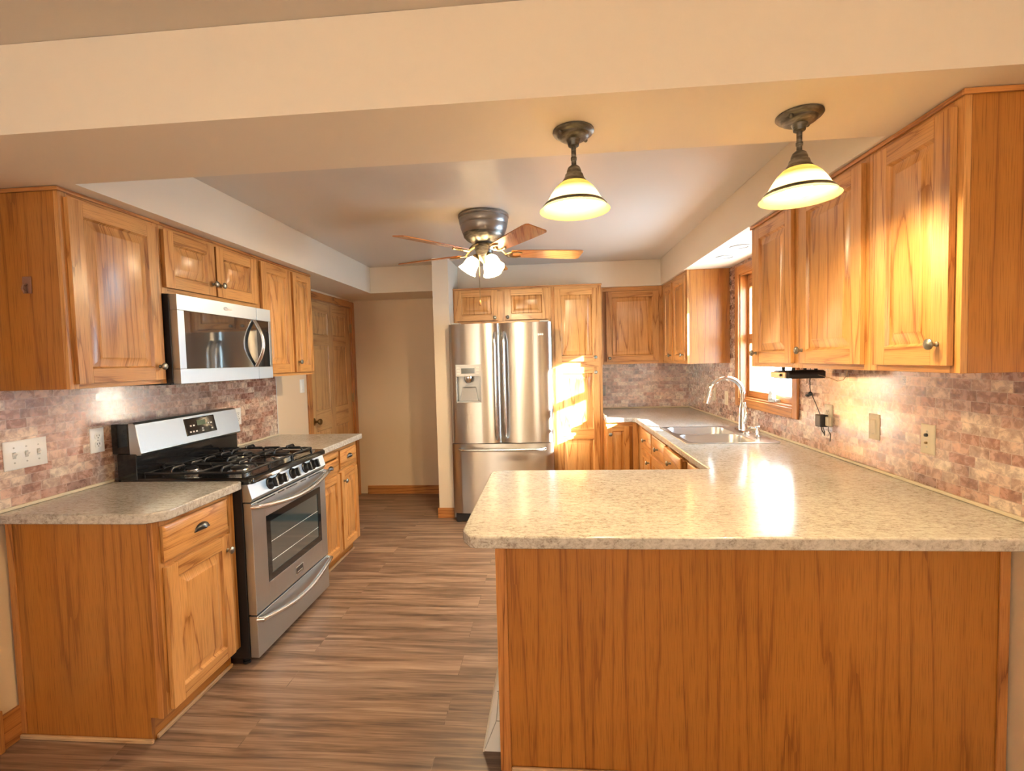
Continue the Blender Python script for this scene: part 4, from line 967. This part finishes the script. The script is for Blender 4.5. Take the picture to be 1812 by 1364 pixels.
plate('wall_outlet', 'ivory outlet holding black plug-in chargers on the right wall', 'outlet', (XR, 2.632, 1.122), RR, 'outlet', IVORY)
plate('light_switch', 'ivory rocker switch on the right tile wall between outlet and cable jack', 'switch', (XR, 2.277, 1.112), RR, 'rocker', IVORY)
plate('jack_plate', 'ivory cable jack plate on the right tile wall nearest the viewer', 'jack plate', (XR, 1.969, 1.107), RR, 'jack', IVORY)

# chargers and cords on the right wall
ch = thing('charger', 'black square plug-in charger with cord on the right wall outlet', 'charger', (XR - 0.0095, 2.645, 1.095))
MB().box(-0.042, -0.0008, -0.026, 0.026, -0.034, 0.030).build('plug_body', BLACKP, ch, bevel=0.005, seg=3)
cdm = MB(); cdm.tube([(-0.022, 0.012, 0.028), (-0.018, 0.045, 0.06), (-0.012, 0.09, 0.10), (-0.006, 0.125, 0.125), (-0.004, 0.140, 0.133), (-0.003, 0.150, 0.16), (-0.003, 0.150, 0.225), (-0.004, 0.142, 0.272)], 0.0022, 6)
cdm.sphere((-0.008, 0.137, 0.130), 0.012, 8); cdm.sphere((-0.010, 0.165, 0.118), 0.009, 8, sc=(1, 1.9, 0.8)); cdm.build('cord', BLACKP, ch)
cdm = MB(); cdm.tube([(-0.020, 0.006, -0.033), (-0.018, 0.002, -0.055), (-0.012, -0.012, -0.075)], 0.0025, 6); cdm.tube([(-0.020, -0.010, -0.033), (-0.016, -0.016, -0.058), (-0.010, -0.008, -0.080)], 0.0025, 6); cdm.build('cord', BLACKP, ch)
c2 = thing('charger', 'slim pale plug with a hanging cord beside the black charger', 'charger', (XR - 0.0095, 2.602, 1.095))
MB().box(-0.020, -0.0008, -0.014, 0.014, -0.026, 0.022).build('plug_body', IVORY, c2, bevel=0.004)
cdm = MB(); cdm.tube([(-0.010, 0, -0.025), (-0.010, 0.002, -0.050), (-0.006, -0.012, -0.068), (-0.004, -0.004, -0.105)], 0.0022, 6); cdm.build('cord', DARKM, c2)

# under-cabinet radio
rdx = thing('under_cabinet_radio', 'flat black radio with champagne front hung under the right wall cabinets', 'radio', (1.205, 2.715, 1.322), RR)
MB().loft([rrect(0.083, 0.100, 0.160, 0.192, 0.018, 0), rrect(0.083, 0.100, 0.166, 0.200, 0.020, 0.006), rrect(0.083, 0.100, 0.166, 0.200, 0.020, 0.034), rrect(0.083, 0.105, 0.150, 0.180, 0.018, 0.041)], 'x').build('case', BLACKP, rdx, smooth=50)
MB().box(0.004, 0.162, -0.006, 0.004, 0.003, 0.034).build('control_face', simple('champagne_face', (0.55, 0.47, 0.34), 0.3, 0.6), rdx, bevel=0.003)
MB().lathe([(0.008, 0.0062), (0.007, 0.014), (0.0005, 0.0142)], (0.125, 0, 0.018), 14, Matrix.Rotation(PI / 2, 3, 'X')).build('dial', BLACKP, rdx)
for px, py in ((0.03, 0.05), (0.135, 0.05), (0.03, 0.16), (0.135, 0.16)): MB().lathe([(0.008, 0.040), (0.008, 0.0635)], (px, py, 0), 12).build('mounting_post', DARKM, rdx)
cw = MB(); cw.tube([(0.16, 0.15, 0.020), (0.20, 0.19, 0.004), (0.225, 0.215, -0.012), (0.255, 0.225, -0.006), (0.275, 0.23, 0.020), (0.28, 0.23, 0.058)], 0.0016, 6); cw.build('antenna_wire', simple('pale_wire', (0.6, 0.42, 0.25), 0.5), rdx)

# white sloped return-air cover leaning on the end of the peninsula
vc = thing('vent_cover', 'white sloped vent cover on the floor against the peninsula end', 'vent cover', (PX0 - 0.0065, 1.700, 0))
sk = MB(); sk.loft([[(-0.070, y, 0.0), (-0.0005, y, 0.0), (-0.0005, y, 0.315), (-0.006, y, 0.318)] for y in (0.004, 0.30)], 'y'); sk.build('shroud', WHITEPAINT, vc)
fe = MB(); fe.loft([[(-0.0755, y, 0.002), (-0.0705, y, 0.0), (-0.0062, y, 0.319), (-0.010, y, 0.322)] for y in (0.0, 0.304)], 'y'); fe.build('face_panel', simple('cream_enamel', (0.70, 0.66, 0.58), 0.4), vc)
sm = MB(); sm.box(-0.024, -0.001, 0.0020, 0.0038, 0.118, 0.121); sm.box(-0.016, -0.001, 0.0020, 0.0038, 0.232, 0.235); sm.tube([(-0.066, 0.003, 0.012), (-0.022, 0.003, 0.12), (-0.010, 0.003, 0.232)], 0.0016, 5); sm.build('seam', GREYP, vc)
